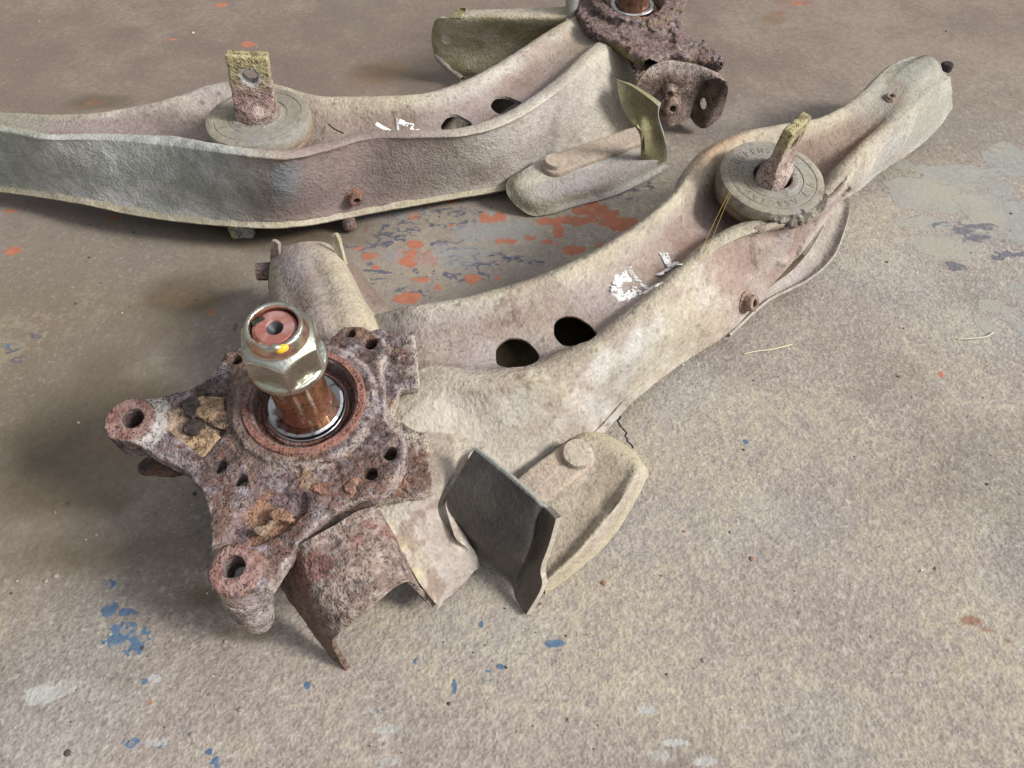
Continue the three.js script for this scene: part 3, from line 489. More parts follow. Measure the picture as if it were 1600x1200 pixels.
    if (pockets[1](q.x, q.z) < .001) c = mix3(c, mix3(C.plum, [.34, .19, .12], ss(.55, .62, FB(p, 45, 3, 95))), .7);
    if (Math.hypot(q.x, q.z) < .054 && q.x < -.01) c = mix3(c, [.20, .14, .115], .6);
    return c;
  } })), M.rust, A, 'flaking rust knuckle with two caliper lugs');
  { // loose scabs of rust in the upper pocket
    const scab = [[325, 638, .012, .008, C.beige], [318, 690, .0105, .009, C.beige], [300, 664, .006, .006, C.dark], [340, 650, .006, .010, [.40, .27, .19]], [300, 628, .011, .005, [.12, .09, .09]], [440, 808, .009, .003, [.34, .20, .13]], [415, 826, .008, .003, [.33, .23, .17]], [500, 765, .005, .004, [.34, .18, .13]], [548, 762, .006, .004, [.42, .24, .17]], [470, 700, .0, .0, C.red]];
    for (const [x, y, a, b, col] of scab) { if (!a) continue;
      const c = FH.pix(x, y), ang = rnd() * 3, fr = frame(FH.C.clone().addScaledVector(FH.e1, c[0]).addScaledVector(FH.e3, c[1]), FH.n), top = y > 600 && x < 350 ? -.002 : .0015;
      const g = nets(p => { const q = fr.to(p), u = q.x * Math.cos(ang) + q.z * Math.sin(ang), v = -q.x * Math.sin(ang) + q.z * Math.cos(ang); return smax(Math.hypot(u / a, v / b) * b - b + (FB(p, 170, 4, x) - .5) * .010, Math.abs(q.y - top + .002 - u * .10) - .0026 + (FB(p, 120, 4, y) - .5) * .0030, .0012); }, fr.C.clone().addScalar(-.018), fr.C.clone().addScalar(.018), .0009);
      if (g.attributes.position.count > 10) part('rust_scab', finish(g, p => speck(p, mix3(mix3(col, scl(col, .55), ss(.42, .66, FB(p, 120, 4, x))), C.rust, ss(.55, .7, FB(p, 70, 3, y)) * .6), .14)), M.rust, K); } }
  { // square mounting flange of the arm under the knuckle
    const mp = poly2([[590, 507], [618, 513], [645, 513], [652, 540], [653, 597], [624, 601], [614, 640], [645, 664], [670, 672], [671, 715], [676, 760], [655, 768], [600, 778], [540, 792], [500, 790], [500, 540]].map(q => FH.pix(...q, -.008)));
    const g = nets(p => { const q = FH.to(p); let hd = -9; for (const [x, z, r] of holes) hd = Math.max(hd, r - Math.hypot(q.x - x, q.z - z)); return smax(hd, smax(mp(q.x, q.z) + (FB(p, 100, 4, 21) - .5) * .005, Math.abs(q.y + .0185) - .006 + (FB(p, 75, 4, 14) - .5) * .004 + (flakes(p, 90, 8) - .5) * .003, .003), .001); }, V(nearHub.x + .0, .05, nearHub.z - .085), V(nearHub.x + .12, .14, nearHub.z + .085), .0013);
    part('mounting_flange', finish(g, rustPaint(57, { extra: (c, p, n) => { c = mix3(c, C.dust, ss(.42, .6, FB(p, 60, 3, 17)) * .6); return mix3(c, C.dust, cl(1 - n.y * 1.3) * .6); } })), M.rust, A); }
  // tab seen below the upper lug
  { const c = at(232, 728, .055), d = at(285, 728, .062), g = nets(p => { const t = cl(p.clone().sub(c).dot(d.clone().sub(c)) / d.distanceToSquared(c)), q = c.clone().lerp(d, t); return smax(Math.hypot(p.x - q.x, p.z - q.z) - .0075, Math.abs(p.y - q.y) - .003, .002) + (FB(p, 120, 3) - .5) * .003; }, c.clone().addScalar(-.022), d.clone().addScalar(.022), .0014);
    part('tab', finish(g, p => speck(p, mix3(C.dark, C.rust, ss(.4, .6, FB(p, 80, 3))))), M.rust, A); }

  // ------------------------------------------------ wheel hub: rim, seat, polished seal, spindle and nut
  const hub = part('wheel_hub', finish(roughen(placeIn(lathe([[.0225, -.0035], [.0285, -.0035], [.030, -.0065], [.0335, -.007], [.0348, .004], [.0358, .0068], [.0398, .0068], [.0410, .005], [.0415, -.010]], 96), FH), .0006, 160), p => { const q = FH.to(p), r = Math.hypot(q.x, q.z); let c = mix3([.21, .095, .07], [.27, .13, .10], ss(.42, .6, FB(p, 90, 3, 5))); c = mix3(c, [.17, .085, .07], ss(.036, .032, r) * ss(.026, .031, r)); return speck(mix3 ? p : p, mix3(c, C.plum, ss(.55, .7, FB(p, 70, 3, 31)) * .6), .12); }), M.rust, A, 'red brown rusty hub rim');
  part('seal_ring', finish(placeIn(lathe([[.018, .0015], [.0205, .0022], [.0238, .0026], [.0254, .0014], [.0262, -.0012], [.0268, -.0015], [.0272, -.0045]], 96), FH), p => { const a = FB(p, 300, 3); return mix3([.46, .47, .48], [.16, .14, .12], ss(.60, .68, a)); }), M.steel, hub, 'polished metal seal ring');
  const ax = s => FH.C.clone().addScaledVector(FH.n, s);
  part('spindle', finish(placeIn(lathe([[.0180, -.006], [.0184, .003], [.0184, .006], [.0178, .009], [.0176, .03], [.0178, .046], [.017, .05]], 96), FH), p => { const q = FH.to(p), a = FB(p, 90, 4, 3); let c = mix3([.36, .17, .085], [.16, .075, .045], ss(.3, .7, a)); c = mix3(c, [.50, .40, .28], ss(.026, .034, q.y) * ss(.5, .62, FB(p, 60, 3, 9))); c = mix3(c, [.30, .08, .03], ss(.022, .008, q.y) * ss(.45, .6, FB(p, 40, 3, 19))); return mix3(c, [.72, .66, .55], ss(.70, .74, FB(p, 420, 2)) * .9); }), M.oily, hub, 'brown oily spindle');
  { // hexagon nut with washer face and collar
    const zincPaint = p => { const a = FB(p, 60, 3, 5), b = FB(p, 170, 3, 9); let c = mix3([.70, .70, .61], [.64, .62, .50], ss(.45, .65, a)); const q = FH.to(p); if (q.y > .083) c = mix3(c, [.62, .36, .28], ss(.44, .6, FB(p, 55, 3, 33))); return mix3(c, [.42, .37, .28], ss(.58, .7, b) * .5); };
    const hex = Array.from({ length: 6 }, (_, i) => { const a = i / 6 * 6.2832 + .28; return [Math.cos(a) * .0243, Math.sin(a) * .0243]; }), hp = poly2(hex);
    const nutS = p => { const q = FH.to(p), r = Math.hypot(q.x, q.z); let d = smax(hp(q.x, q.z), Math.abs(q.y - .068) - .0135, .0012); d = smax(d, (r - .0243) * .62 + (q.y - .078) * .75, .0008); d = Math.min(d, smax(r - .0240, Math.abs(q.y - .055) - .003, .0012)); d = smin(d, smax(r - (.0178 - (q.y > .0865 ? (q.y - .0865) * .18 : 0)), Math.abs(q.y - .079) - .0135, .0015), .003);
      const ang = Math.atan2(q.z, q.x); d = smin(d, Math.hypot(r - .0152, (ang - 1.35) * .016, q.y - .0915) - .0022, .003); return smax(d, -Math.max(r - .0138, -(q.y - .0)), .0008); };
    const g = nets(nutS, ax(.073).addScalar(-.037), ax(.073).addScalar(.037), .00085);
    const nut = part('spindle_nut', finish(g, zincPaint), M.zinc, hub, 'shiny zinc plated hexagon nut');
    part('spindle_end', finish(placeIn(lathe([[0, .0825], [.0046, .0885], [.0052, .0895], [.0108, .0898], [.0126, .0885], [.0134, .086], [.0134, .05]], 64), FH), p => { const q = FH.to(p), r = Math.hypot(q.x, q.z); if (r < .005) return [.07, .07, .075]; return mix3([.42, .16, .13], [.55, .36, .34], ss(.45, .62, FB(p, 150, 3)) * .8); }), std({ metalness: .5, roughness: .45 }), hub, 'reddish spindle end with a centre hole');
    const k = nets(p => { const q = FH.to(p), r = Math.hypot(q.x, q.z), a = Math.atan2(q.z, q.x); return Math.hypot((r - .0163) * .9, (a - 1.18) * .016 * .6, (q.y - .0905)) - .0024 + (FB(p, 260, 2) - .5) * .0012; }, ax(.0925).addScalar(-.024), ax(.0925).addScalar(.024), .0007);
    part('paint_dab', finish(k, p => speck(p, [.72, .44, .03])), std({ roughness: .5 }), hub, 'yellow paint dab on the nut');
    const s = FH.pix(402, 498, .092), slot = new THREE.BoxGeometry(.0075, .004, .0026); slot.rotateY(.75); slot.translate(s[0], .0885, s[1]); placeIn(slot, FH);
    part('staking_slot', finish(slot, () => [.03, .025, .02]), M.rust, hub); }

  // ------------------------------------------------ bush with stud
  const bc = at(1207, 276, .108), FBu = frame(bc, V(.05, .965, .15));
  bush(A, FBu, .0468, .0155, true, 7, [.10, .98, .10], -.86);
  { const g = nets(p => { const q = FBu.to(p), r = Math.hypot(q.x, q.z), an = Math.atan2(q.z, q.x), w = ss(-.1, .25, an) * ss(2.1, 1.5, an); return Math.hypot(r - .0462, q.y + .0065) - .0052 * w + (1 - w) * .004 + (FB(p, 190, 4, 3) - .5) * .0085; }, bc.clone().add(V(-.055, -.035, -.055)), bc.clone().add(V(.058, .02, .06)), .0011);
    part('caked_dirt', finish(g, p => speck(p, mix3([.12, .10, .085], [.34, .31, .26], ss(.42, .64, FB(p, 160, 3))), .2)), M.rust, A); }
  // ------------------------------------------------ stop bracket: upright plate, foot plate, strap and rivet
  const upr = px3([[[743, 699, .088], [790, 737, .085], [836, 778, .082], [851, 792, .076], [869, 811, .0785]], [[712, 750, .072], [765, 793, .067], [826, 832, .062], [838, 838, .052], [858, 850, .0575]], [[692, 790, .056], [750, 838, .048], [814, 872, .04], [823, 878, .030], [845, 888, .038]], [[718, 830, .038], [762, 866, .03], [808, 890, .025], [814, 903, .016], [846, 918, .024]], [[758, 886, .018], [782, 892, .016], [799, 910, .012], [806, 936, .006], [822, 961, .004]]]);
  part('stop_plate', finish(sheet(surf(upr), 90, 90, .0045, p => (FB(p, 60, 2) - .5) * .0006), (p, n, u, v) => { let c = mix3([.05, .045, .042], [.075, .066, .058], ss(.4, .6, FB(p, 40, 4, 4))); c = mix3(c, [.33, .34, .31], u < .02 ? .85 : 0); c = mix3(c, [.13, .105, .085], ss(.74, .80, v) * .8); c = mix3(c, C.dust, v > .99 ? .9 : 0); return speck(p, c, .12); }), M.satin, A, 'grey upright stop plate with its shaded face painted dark');  // shade of the face and light on flange and edges painted in
  const ft = px3([[[900, 676, .02], [915, 671, .02], [950, 680, .02], [990, 706, .018], [1011, 734, .014], [1014, 742, .006]], [[890, 690, .036], [918, 682, .036], [955, 696, .036], [985, 716, .034], [1003, 731, .032], [1012, 744, .010]], [[865, 715, .036], [905, 720, .034], [945, 745, .032], [966, 758, .031], [985, 764, .034], [997, 776, .008]], [[832, 748, .034], [880, 775, .030], [915, 798, .027], [932, 806, .027], [950, 812, .031], [966, 828, .006]], [[805, 790, .03], [845, 828, .025], [880, 848, .022], [893, 856, .022], [907, 862, .026], [922, 876, .005]], [[780, 850, .026], [812, 880, .02], [832, 898, .017], [840, 906, .016], [850, 914, .018], [852, 930, .003]]]);
  const ftS = surf(ft);
  part('foot_plate', finish(sheet(ftS, 110, 80, .0035, (p, n, u, v) => armDisp(51)(p) - .003 * Math.exp(-(((u - .52) / .05) ** 2)) * ss(.35, .5, v) * ss(.85, .7, v)), armPaint(53, { extra: (c, p, n, u, v) => mix3(c, C.yel, (.35 + .5 * ss(.35, .0, u) + .4 * ss(.88, .95, v))) })), M.dusty, A, 'dusty foot plate with a rolled rim');
  strap(A, ftS, [[800, 792], [850, 752], [899, 717]], .0135, 61, C.dust, [900, 716], .0115);
  // side nut and small fasteners
  nutOn(A, S, 1165, 472, .0075, .0085, 21, 'rusty brown weld nut on the side of the arm');
  nutOn(A, S, 1391, 154, .0055, .003, 22, 'small bolt head near the tube end');
  { const c = at(1480, 104, .062), g = nets(p => Math.max(Math.hypot(p.x - c.x, p.z - c.z) - .0065, Math.abs(p.y - c.y) - .004) + (FB(p, 130, 2) - .5) * .004, c.clone().addScalar(-.018), c.clone().addScalar(.018), .0015); part('rubber_scrap', finish(g, p => speck(p, [.03, .022, .02])), M.rubber, A); }
}

function bush(par, fr, R, H, letters, k, lean, turn) {
  const b = part('bush', finish(roughen(placeIn(lathe([[.0165, -.018], [.0165, .0002], [.0175, .0016], [.022, .0016], [.0235, .0006], [.0262, .0002], [.0268, -.0004], [.0276, .0003], [R - .0092, .0006], [R - .0085, 0], [R - .0078, .0006], [R - .0035, .0005], [R - .0012, -.0005], [R, -.003], [R, -H * .72], [R - .002, -H * .78], [R - .0025, -H], [R - .001, -H - .002], [R - .001, -H - (letters ? .004 : .003)]], 110), fr), .0004, 140), (p, n) => {
    const q = fr.to(p), r = Math.hypot(q.x, q.z); let c = mix3([.26, .23, .185], [.33, .295, .23], ss(.4, .62, FB(p, 30, 4, k))); c = mix3(c, [.27, .26, .245], ss(.5, .66, FB(p, 22, 4, k + 9)) * .8);
    if (q.y < -.004) c = mix3(c, [.27, .21, .13], .6); if (q.y < -H) c = mix3(c, C.rust, .7); if (r < .0175) c = mix3(c, [.13, .06, .045], .85);
    c = mix3(c, [.12, .10, .085], ss(.6, .7, FB(p, 110, 3, k)) * ss(R * .7, R, r) * (letters ? .7 : .25)); return speck(p, c, .1); }), M.rubber, par, 'round grey dusty rubber bush');
  { // stud: flattened bar with an eye
    const sf = frame(fr.C.clone(), V(...lean)), L = letters ? .056 : .060, W = letters ? .0172 : .0178, t = letters ? .0048 : .0058, cs = Math.cos(turn), sn = Math.sin(turn);
    const g = nets(p => { const q = sf.to(p), u = q.x * cs + q.z * sn, v = -q.x * sn + q.z * cs; let d = smax(smax(Math.abs(u) - W, Math.abs(v) - t - ss(.03, 0, q.y) * .0035, .0014), Math.abs(q.y - L / 2 + .012) - L / 2 - .012, .002); d = smin(d, smax(Math.hypot(u, v) - .0125, Math.abs(q.y + .004) - .012, .004), .012); d = smax(d, -(Math.hypot(u, q.y - L + .019) - .0068), .0012); return d + (FB(p, 140, 3, k) - .5) * .0016; }, sf.C.clone().add(V(-.026, -.03, -.03)), sf.C.clone().add(V(.03, .078, .034)), .001);
    part('stud', finish(g, (p, n) => { const q = sf.to(p); let c = mix3([.30, .20, .185], [.42, .33, .30], ss(.42, .62, FB(p, 70, 4, k + 3))); c = mix3(c, [.42, .37, .205], ss(.022, .052, q.y) * ss(.3, .5, FB(p, 50, 3, k) + .1)); c = mix3(c, [.16, .10, .05], ss(.60, .7, FB(p, 120, 3, k + 6)) * .7); const u = q.x * cs + q.z * sn; if (Math.hypot(u, q.y - L + .019) < .0095 && !letters) c = mix3(c, [.45, .46, .47], .7); return speck(p, c, .14); }), M.rust, b, 'flat mounting stud with a hole'); 
    if (!letters) { const low = fr.C.clone().setY(.0); } }
  if (letters) { // raised lettering round the face
    const gs = [], put = (txt, a0, da, r, flip) => { [...txt].forEach((ch, i) => { if (ch === ' ') return; const g = new TextGeometry(ch, { font, size: .0062, depth: .00035, curveSegments: 3 }); g.computeBoundingBox(); g.translate(-g.boundingBox.max.x / 2, 0, 0); g.rotateX(-Math.PI / 2); g.rotateY(flip ? Math.PI : 0); const a = a0 + da * i; g.translate(0, .0006, -r); g.rotateY(-a); gs.push(g); }); };
    put('SUSPENSION', -1.25, .22, .030, false); put('EASTERN', -2.75, .24, .030, false); put('V 7 ASS', 1.85, .21, .030, false);
    part('lettering', finish(placeIn(mergeGeometries(gs), fr), p => speck(p, [.29, .26, .21])), M.rubber, b); }
  return b;
}
function strap(par, S, pts, w, k, col, riv, rr) {
  const c = pts.map(q => findUV(S, q[0], q[1])), P0 = c.map(q => q.p), n = c[1].n.y > 0 ? c[1].n : c[1].n.clone().negate();
  const seg = (p, a, b) => { const d = b.clone().sub(a), t = cl(p.clone().sub(a).dot(d) / d.lengthSq()); return p.clone().sub(a.clone().addScaledVector(d, t)); };
  const lo = V(9, 9, 9), hi = V(-9, -9, -9); for (const p of P0) { lo.min(p); hi.max(p); }
  const g = nets(p => { let d = 9; for (let i = 0; i < 2; i++) { const r = seg(p, P0[i], P0[i + 1]), y = r.dot(n); d = Math.min(d, smax(r.addScaledVector(n, -y).length() - w, Math.abs(y - .001) - .0042, .003)); } return d + (FB(p, 120, 3, k) - .5) * .0009; }, lo.addScalar(-.02), hi.addScalar(.02), .0013);
  const s = part('strap', finish(g, dustPaint([.40, .33, .27], k, { to: [.44, .36, .28] })), M.dusty, par);
  const h = findUV(S, riv[0], riv[1]), fr = frame(h.p, n), r = lathe([[0, .0115], [rr * .7, .0115], [rr * .93, .0105], [rr, .0085], [rr, .002]], 40); roughen(placeIn(r, fr), .0003, 150);
  part('rivet', finish(r, dustPaint([.42, .34, .27], k + 3)), M.dusty, s);
}
function nutOn(par, S, px, py, r, len, k, label) {
  const h = findUV(S, px, py, .1, 1), n = h.n.y > 0 || h.n.z > 0 ? h.n : h.n.clone().negate(), fr = frame(h.p, n);
  const g = nets(p => { const q = fr.to(p), R = Math.hypot(q.x, q.z); let d = smax(R - r, Math.abs(q.y - len / 2) - len / 2 - .001, .0016); d = smin(d, smax(R - r * 1.4, Math.abs(q.y) - .0012, .001), .002); return smax(d, -Math.max(R - r * .45, .0005 - q.y), .0008) + (FB(p, 220, 2) - .5) * .0008; }, h.p.clone().addScalar(-r * 2.2), h.p.clone().addScalar(r * 2.2), .0007);
  part('weld_nut', finish(g, dustPaint([.22, .12, .09], k, { mix: .4 })), M.rust, par, label);
}
// ================================================================ the far arm, the mirror image of the near one
{
  const hubC = at(988, 8, .108), FF = frame(hubC, V(.02, .99, .08));
  const B = thing('suspension_arm', 'dusty rusted suspension arm lying behind, cut off by the left picture edge', 'suspension arm', hubC.x, 0, hubC.z);
  const st = [
    [905, 22, .10, 958, 56, .096, 1015, 175, .02, .004], [855, 52, .10, 918, 88, .10, 965, 205, .012, .012], [797, 90, .102, 868, 132, .10, 885, 246, .012, .018], [735, 124, .103, 802, 176, .102, 800, 286, .016, .02],
    [670, 146, .104, 728, 202, .103, 715, 302, .016, .02], [600, 151, .105, 640, 206, .104, 622, 318, .02, .02], [545, 152, .106, 572, 208, .104, 552, 331, .022, .02], [490, 150, .108, 505, 226, .110, 490, 343, .028, .026],
    [440, 136, .11, 450, 237, .121, 435, 348, .034, .034], [390, 126, .112, 398, 234, .123, 385, 347, .034, .036], [330, 134, .11, 340, 227, .119, 330, 343, .034, .034], [275, 152, .108, 275, 217, .109, 262, 336, .034, .022],
    [215, 166, .106, 215, 213, .104, 200, 326, .034, .011], [150, 176, .104, 150, 211, .102, 145, 314, .034, .006], [80, 179, .10, 75, 212, .099, 75, 302, .028, .003], [10, 176, .094, 5, 200, .095, 0, 292, .024, -.003], [-70, 174, .09, -75, 192, .092, -80, 285, .022, -.008]];
  const rows = channel(st), S = surf(rows);
  let g = sheet(S, 300, 150, .003, armDisp(101));
  g = cut(g, [drill(findUV(S, 792, 166, .28, .62, .1, .3), .0165, .0165), drill(findUV(S, 714, 198, .28, .62, .15, .4), .0165, .0165)]);
  const body = part('arm_channel', finish(g, armPaint(103, { extra: (c, p, n, u, v) => {
    if (v > .68) { c = mix3(c, C.pale, .35); c = mix3(c, mix3([.36, .38, .35], [.60, .61, .60], ss(.40, .62, .5 * FB(p, 16, 4, 91) + .5 * FB(p, 60, 4, 92))), ss(.50, .62, u + .12 * (FB(p, 20, 3) - .5)) * .8); c = mix3(c, [.19, .125, .12], ss(.60, .48, u + .08 * (FB(p, 30, 3) - .5)) * ss(.22, .34, u) * .72); c = mix3(c, [.24, .30, .34], Math.exp(-(((u - .5) / .03) ** 2)) * ss(.8, .85, v) * ss(.95, .88, v) * .6); }
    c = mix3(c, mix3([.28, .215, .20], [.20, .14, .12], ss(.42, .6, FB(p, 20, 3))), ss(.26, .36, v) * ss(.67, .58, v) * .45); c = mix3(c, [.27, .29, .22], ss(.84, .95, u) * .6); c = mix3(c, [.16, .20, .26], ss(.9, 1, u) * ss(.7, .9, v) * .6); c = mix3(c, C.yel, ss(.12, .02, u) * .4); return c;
  } })), M.dusty, B);
  { const low = rows.slice(2, 14).map(r => { const a = r[0], b = r[17], l = t => V(a.x + (b.x - a.x) * t, .026, a.z + (b.z - a.z) * t); return [l(.02), l(.3), l(.7), l(.97)]; });
    part('lower_plate', finish(sheet(surf(low), 90, 20, .002, armDisp(104)), dustPaint([.10, .085, .06], 112, { mix: .3 })), M.dusty, B); }
  { const L = rows.map(r => r[17]), f = surf(L.map((q, i) => [q.clone().add(V(0, .003, -.004)), q.clone().add(V(0, .0005, .002)), q.clone().add(V(0, -.0015, .006))])); part('edge_flange', finish(sheet(f, 160, 6, .002, p => (FB(p, 90, 3) - .5) * .004), dustPaint([.40, .36, .26], 115)), M.dusty, B); }
  { // white painted letter, seen askew in the channel
    const pos = [], stroke = (x0, y0, x1, y1, w, dens) => { const a = findUV(S, x0, y0, .25, .68, .2, .6), b = findUV(S, x1, y1, .25, .68, .2, .6), n = Math.ceil(a.p.distanceTo(b.p) / .0011), k = w * toPix(a.p)[2] / FOC, t = b.p.clone().sub(a.p).normalize(), s = t.clone().cross(a.n);
      for (let i = 0; i < n; i++) for (let q = -3; q <= 3; q++) { const c = S(a.u + (b.u - a.u) * i / n, a.v + (b.v - a.v) * i / n).addScaledVector(s, q / 3 * k).addScaledVector(a.n, .0012); if (fbm(c.x * 300, c.y * 300, c.z * 300, 3) > dens) continue; for (let e = 0; e < 6; e++) { const f = z => c.clone().addScaledVector(t, Math.cos(z / 6 * 6.283) * .0014).addScaledVector(s, Math.sin(z / 6 * 6.283) * .0014).addScaledVector(a.n, -.0008); pos.push(...c.clone().addScaledVector(a.n, .0004).toArray(), ...f(e).toArray(), ...f(e + 1).toArray()); } } };
    stroke(588, 194, 609, 206, 2, .7); stroke(620, 186, 619, 206, 3, .66); stroke(624, 190, 646, 198, 2.5, .6); stroke(641, 197, 652, 203, 3, .62);
    const g = new THREE.BufferGeometry(); g.setAttribute('position', new THREE.Float32BufferAttribute(pos, 3)); g.computeVertexNormals(); g.setAttribute('uv', new THREE.Float32BufferAttribute(new Float32Array(pos.length / 3 * 2), 2));
    part('paint_mark', finish(g, () => [.80, .79, .78]), M.chalk, body, 'white hand-painted mark'); }

  // shock absorber bracket with its eye, behind the channel
  const bk = surf(px3([[[716, 18, .088], [699, 27, .087], [680, 32, .080], [674, 60, .056], [680, 88, .032], [690, 100, .024]], [[745, 15, .094], [722, 27, .09], [708, 50, .07], [702, 76, .046], [704, 104, .024], [712, 116, .014]], [[800, 14, .098], [785, 28, .094], [778, 54, .07], [776, 82, .045], [778, 112, .022], [780, 122, .012]], [[890, 10, .10], [885, 28, .096], [880, 54, .07], [878, 82, .045], [878, 108, .022], [878, 118, .012]]]));
  part('bracket', finish(cut(sheet(bk, 90, 70, .003, armDisp(131)), [drill(findUV(bk, 697, 62, .2, .9, 0, .4), .0062, .0062)]), (p, n, u, v) => speck(p, mix3(mix3([.40, .35, .21], [.56, .50, .36], ss(.40, .6, FB(p, 40, 4, 3))), C.lav, ss(.24, .05, v) * .5 + ss(.6, .7, FB(p, 120, 3)) * .2), .14)), M.dusty, B, 'olive dusty bracket with a round eye');
  { const g = new THREE.TubeGeometry(new THREE.CatmullRomCurve3([[681, 86, .034], [694, 100, .026], [708, 112, .017], [722, 124, .012]].map(q => at(...q))), 24, .0036, 10); part('bracket_lip', finish(roughen(g, .0005, 100), dustPaint(C.lav, 140)), M.dusty, B);
    part('bracket_ear', finish(sheet(surf(px3([[[703, 28, .088], [708, 18, .094], [718, 16, .096]], [[720, 28, .09], [724, 18, .095], [730, 17, .096]]])), 12, 12, .003), dustPaint(C.olive, 143)), M.dusty, B); }
  // open-ended saddle sleeve on the right
  const sl = surf(px3([[[985, 188, .03], [990, 158, .06], [998, 128, .088], [1018, 104, .100], [1050, 94, .100], [1072, 104, .08], [1060, 150, .04]], [[1022, 188, .03], [1026, 152, .06], [1036, 124, .084], [1056, 106, .094], [1082, 100, .094], [1098, 112, .075], [1080, 180, .012]], [[1050, 197, .024], [1056, 156, .056], [1066, 128, .08], [1088, 112, .09], [1112, 110, .09], [1124, 128, .074], [1098, 198, .010]], [[1077, 184, .024], [1087, 153, .052], [1096, 131, .072], [1112, 123, .081], [1130, 125, .08], [1138, 136, .068], [1124, 180, .022]]]));
  const slG = sheet(sl, 80, 110, .003, p => (FB(p, 70, 4, 5) - .5) * .0022), hole = findUV(sl, 1100, 160, .88, 1, .55, 1);
  part('saddle_bracket', finish(cut(slG, [drill({ ...hole, du: V(1, 0, 0) }, .0062, .0068, .03, .02)]), (p, n, u, v) => { let c = mix3([.20, .145, .125], [.33, .26, .22], ss(.42, .62, FB(p, 60, 4, 161))); c = mix3(c, [.10, .07, .05], ss(.55, .68, FB(p, 90, 3, 163)) * .6); c = mix3(c, C.lav, ss(.35, .5, v) * ss(.72, .6, v) * .6); if (v > .8) c = scl(c, .75); return speck(p, c, .15); }), M.rust, B, 'rust brown open-ended saddle bracket');
  nutOn(B, sl, 1048, 162, .0085, .011, 171, 'hollow rusty bolt in the saddle bracket');
  nutOn(B, sl, 1046, 140, .006, .006, 173, 'rounded rivet in the saddle bracket');
  nutOn(B, S, 553, 306, .0072, .0075, 175, 'rusty weld nut on the side of the arm');
  { const c = at(545, 346, .012), q = nets(p => smax(Math.hypot(p.x - c.x, p.z - c.z) - .007, Math.abs(p.y - c.y) - .008, .002) + (FB(p, 150, 2) - .5) * .002, c.clone().addScalar(-.013), c.clone().addScalar(.013), .001); part('bolt', finish(q, rustPaint(181)), M.rust, B); }

  // knuckle, hub and spindle at the top edge of the picture
  const out = poly2([[860, -70], [898, 10], [908, 34], [935, 58], [962, 66], [985, 80], [1002, 92], [1022, 100], [1048, 88], [1092, 92], [1128, 100], [1136, 92], [1120, 80], [1085, 55], [1062, 30], [1075, -20], [1100, -70], [1040, -110], [940, -110]].map(q => FF.pix(...q)));
  const kg = nets(p => { const q = FF.to(p), r = Math.hypot(q.x, q.z); let d = smax(out(q.x, q.z) + (FB(p, 60, 4, 211) - .5) * .012, Math.abs(q.y + .006) - .007 + (FB(p, 75, 4, 4) - .5) * .006, .005); d = smin(d, smax(r - .050, Math.abs(q.y + .004) - .012, .003), .005); d = smin(d, smax(r - .046, Math.abs(q.y + .035) - .03, .004), .006); d += (flakes(p, 70, 23) - .5) * .005 + (FB(p, 260, 2) - .5) * .0016; return smax(d, -Math.max(r - .036, -.012 - q.y), .002); }, hubC.clone().add(V(-.14, -.075, -.12)), hubC.clone().add(V(.15, .03, .115)), .0015);
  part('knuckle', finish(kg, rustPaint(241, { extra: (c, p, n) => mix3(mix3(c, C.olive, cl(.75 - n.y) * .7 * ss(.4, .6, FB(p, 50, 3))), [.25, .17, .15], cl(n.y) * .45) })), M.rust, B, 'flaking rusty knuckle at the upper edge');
  const hub = part('wheel_hub', finish(roughen(placeIn(lathe([[.0225, -.004], [.030, -.0045], [.0315, -.011], [.0365, -.0115], [.0372, .004], [.0382, .006], [.0415, .0058], [.0425, .004], [.043, -.010]], 96), FF), .0006, 160), p => speck(p, mix3([.22, .10, .075], [.36, .20, .15], ss(.42, .6, FB(p, 90, 3, 5))))), M.rust, B, 'red brown rusty hub rim');
  part('seal_ring', finish(placeIn(lathe([[.0195, -.001], [.0208, .002], [.0245, .0024], [.0258, .001], [.0262, -.0045], [.0275, -.005]], 96), FF), () => [.62, .60, .60]), M.steel, hub, 'polished metal seal ring');
  part('spindle', finish(placeIn(lathe([[.0188, -.006], [.0196, 0], [.0197, .004], [.0188, .008], [.0186, .03], [.0188, .046], [.018, .09]], 96), FF), p => mix3([.34, .19, .13], [.16, .08, .055], ss(.3, .7, FB(p, 70, 4, 3)))), M.oily, hub, 'brown oily spindle');
  { const f = frame(at(893, 12, .105), V(.08, 1, .05)); part('pipe', finish(placeIn(lathe([[.0065, -.01], [.0075, 0], [.0075, .028], [.006, .03], [0, .03]], 32), f), p => speck(p, [.50, .49, .45])), M.satin, B, 'pale grey pipe stub'); }

  // bush, its stud and the stud end below
  const FB2 = frame(at(402, 181, .122), V(-.02, .99, .05)); bush(B, FB2, .0482, .0165, false, 17, [.10, .99, .02], -.12);
  { const c = at(376, 352, .014), q = nets(p => smax(smax(Math.abs(p.x - c.x) - .0115, Math.abs(p.z - c.z) - .006, .002), Math.abs(p.y - .022) - .021, .002) + (FB(p, 120, 3) - .5) * .0018, c.clone().add(V(-.018, -.022, -.014)), c.clone().add(V(.018, .036, .014)), .0011);
    part('stud', finish(q, p => speck(p, mix3([.42, .38, .16], [.36, .37, .36], ss(-.010, -.004, p.x - c.x)))), M.rust, B, 'lower end of the stud standing on the floor'); }

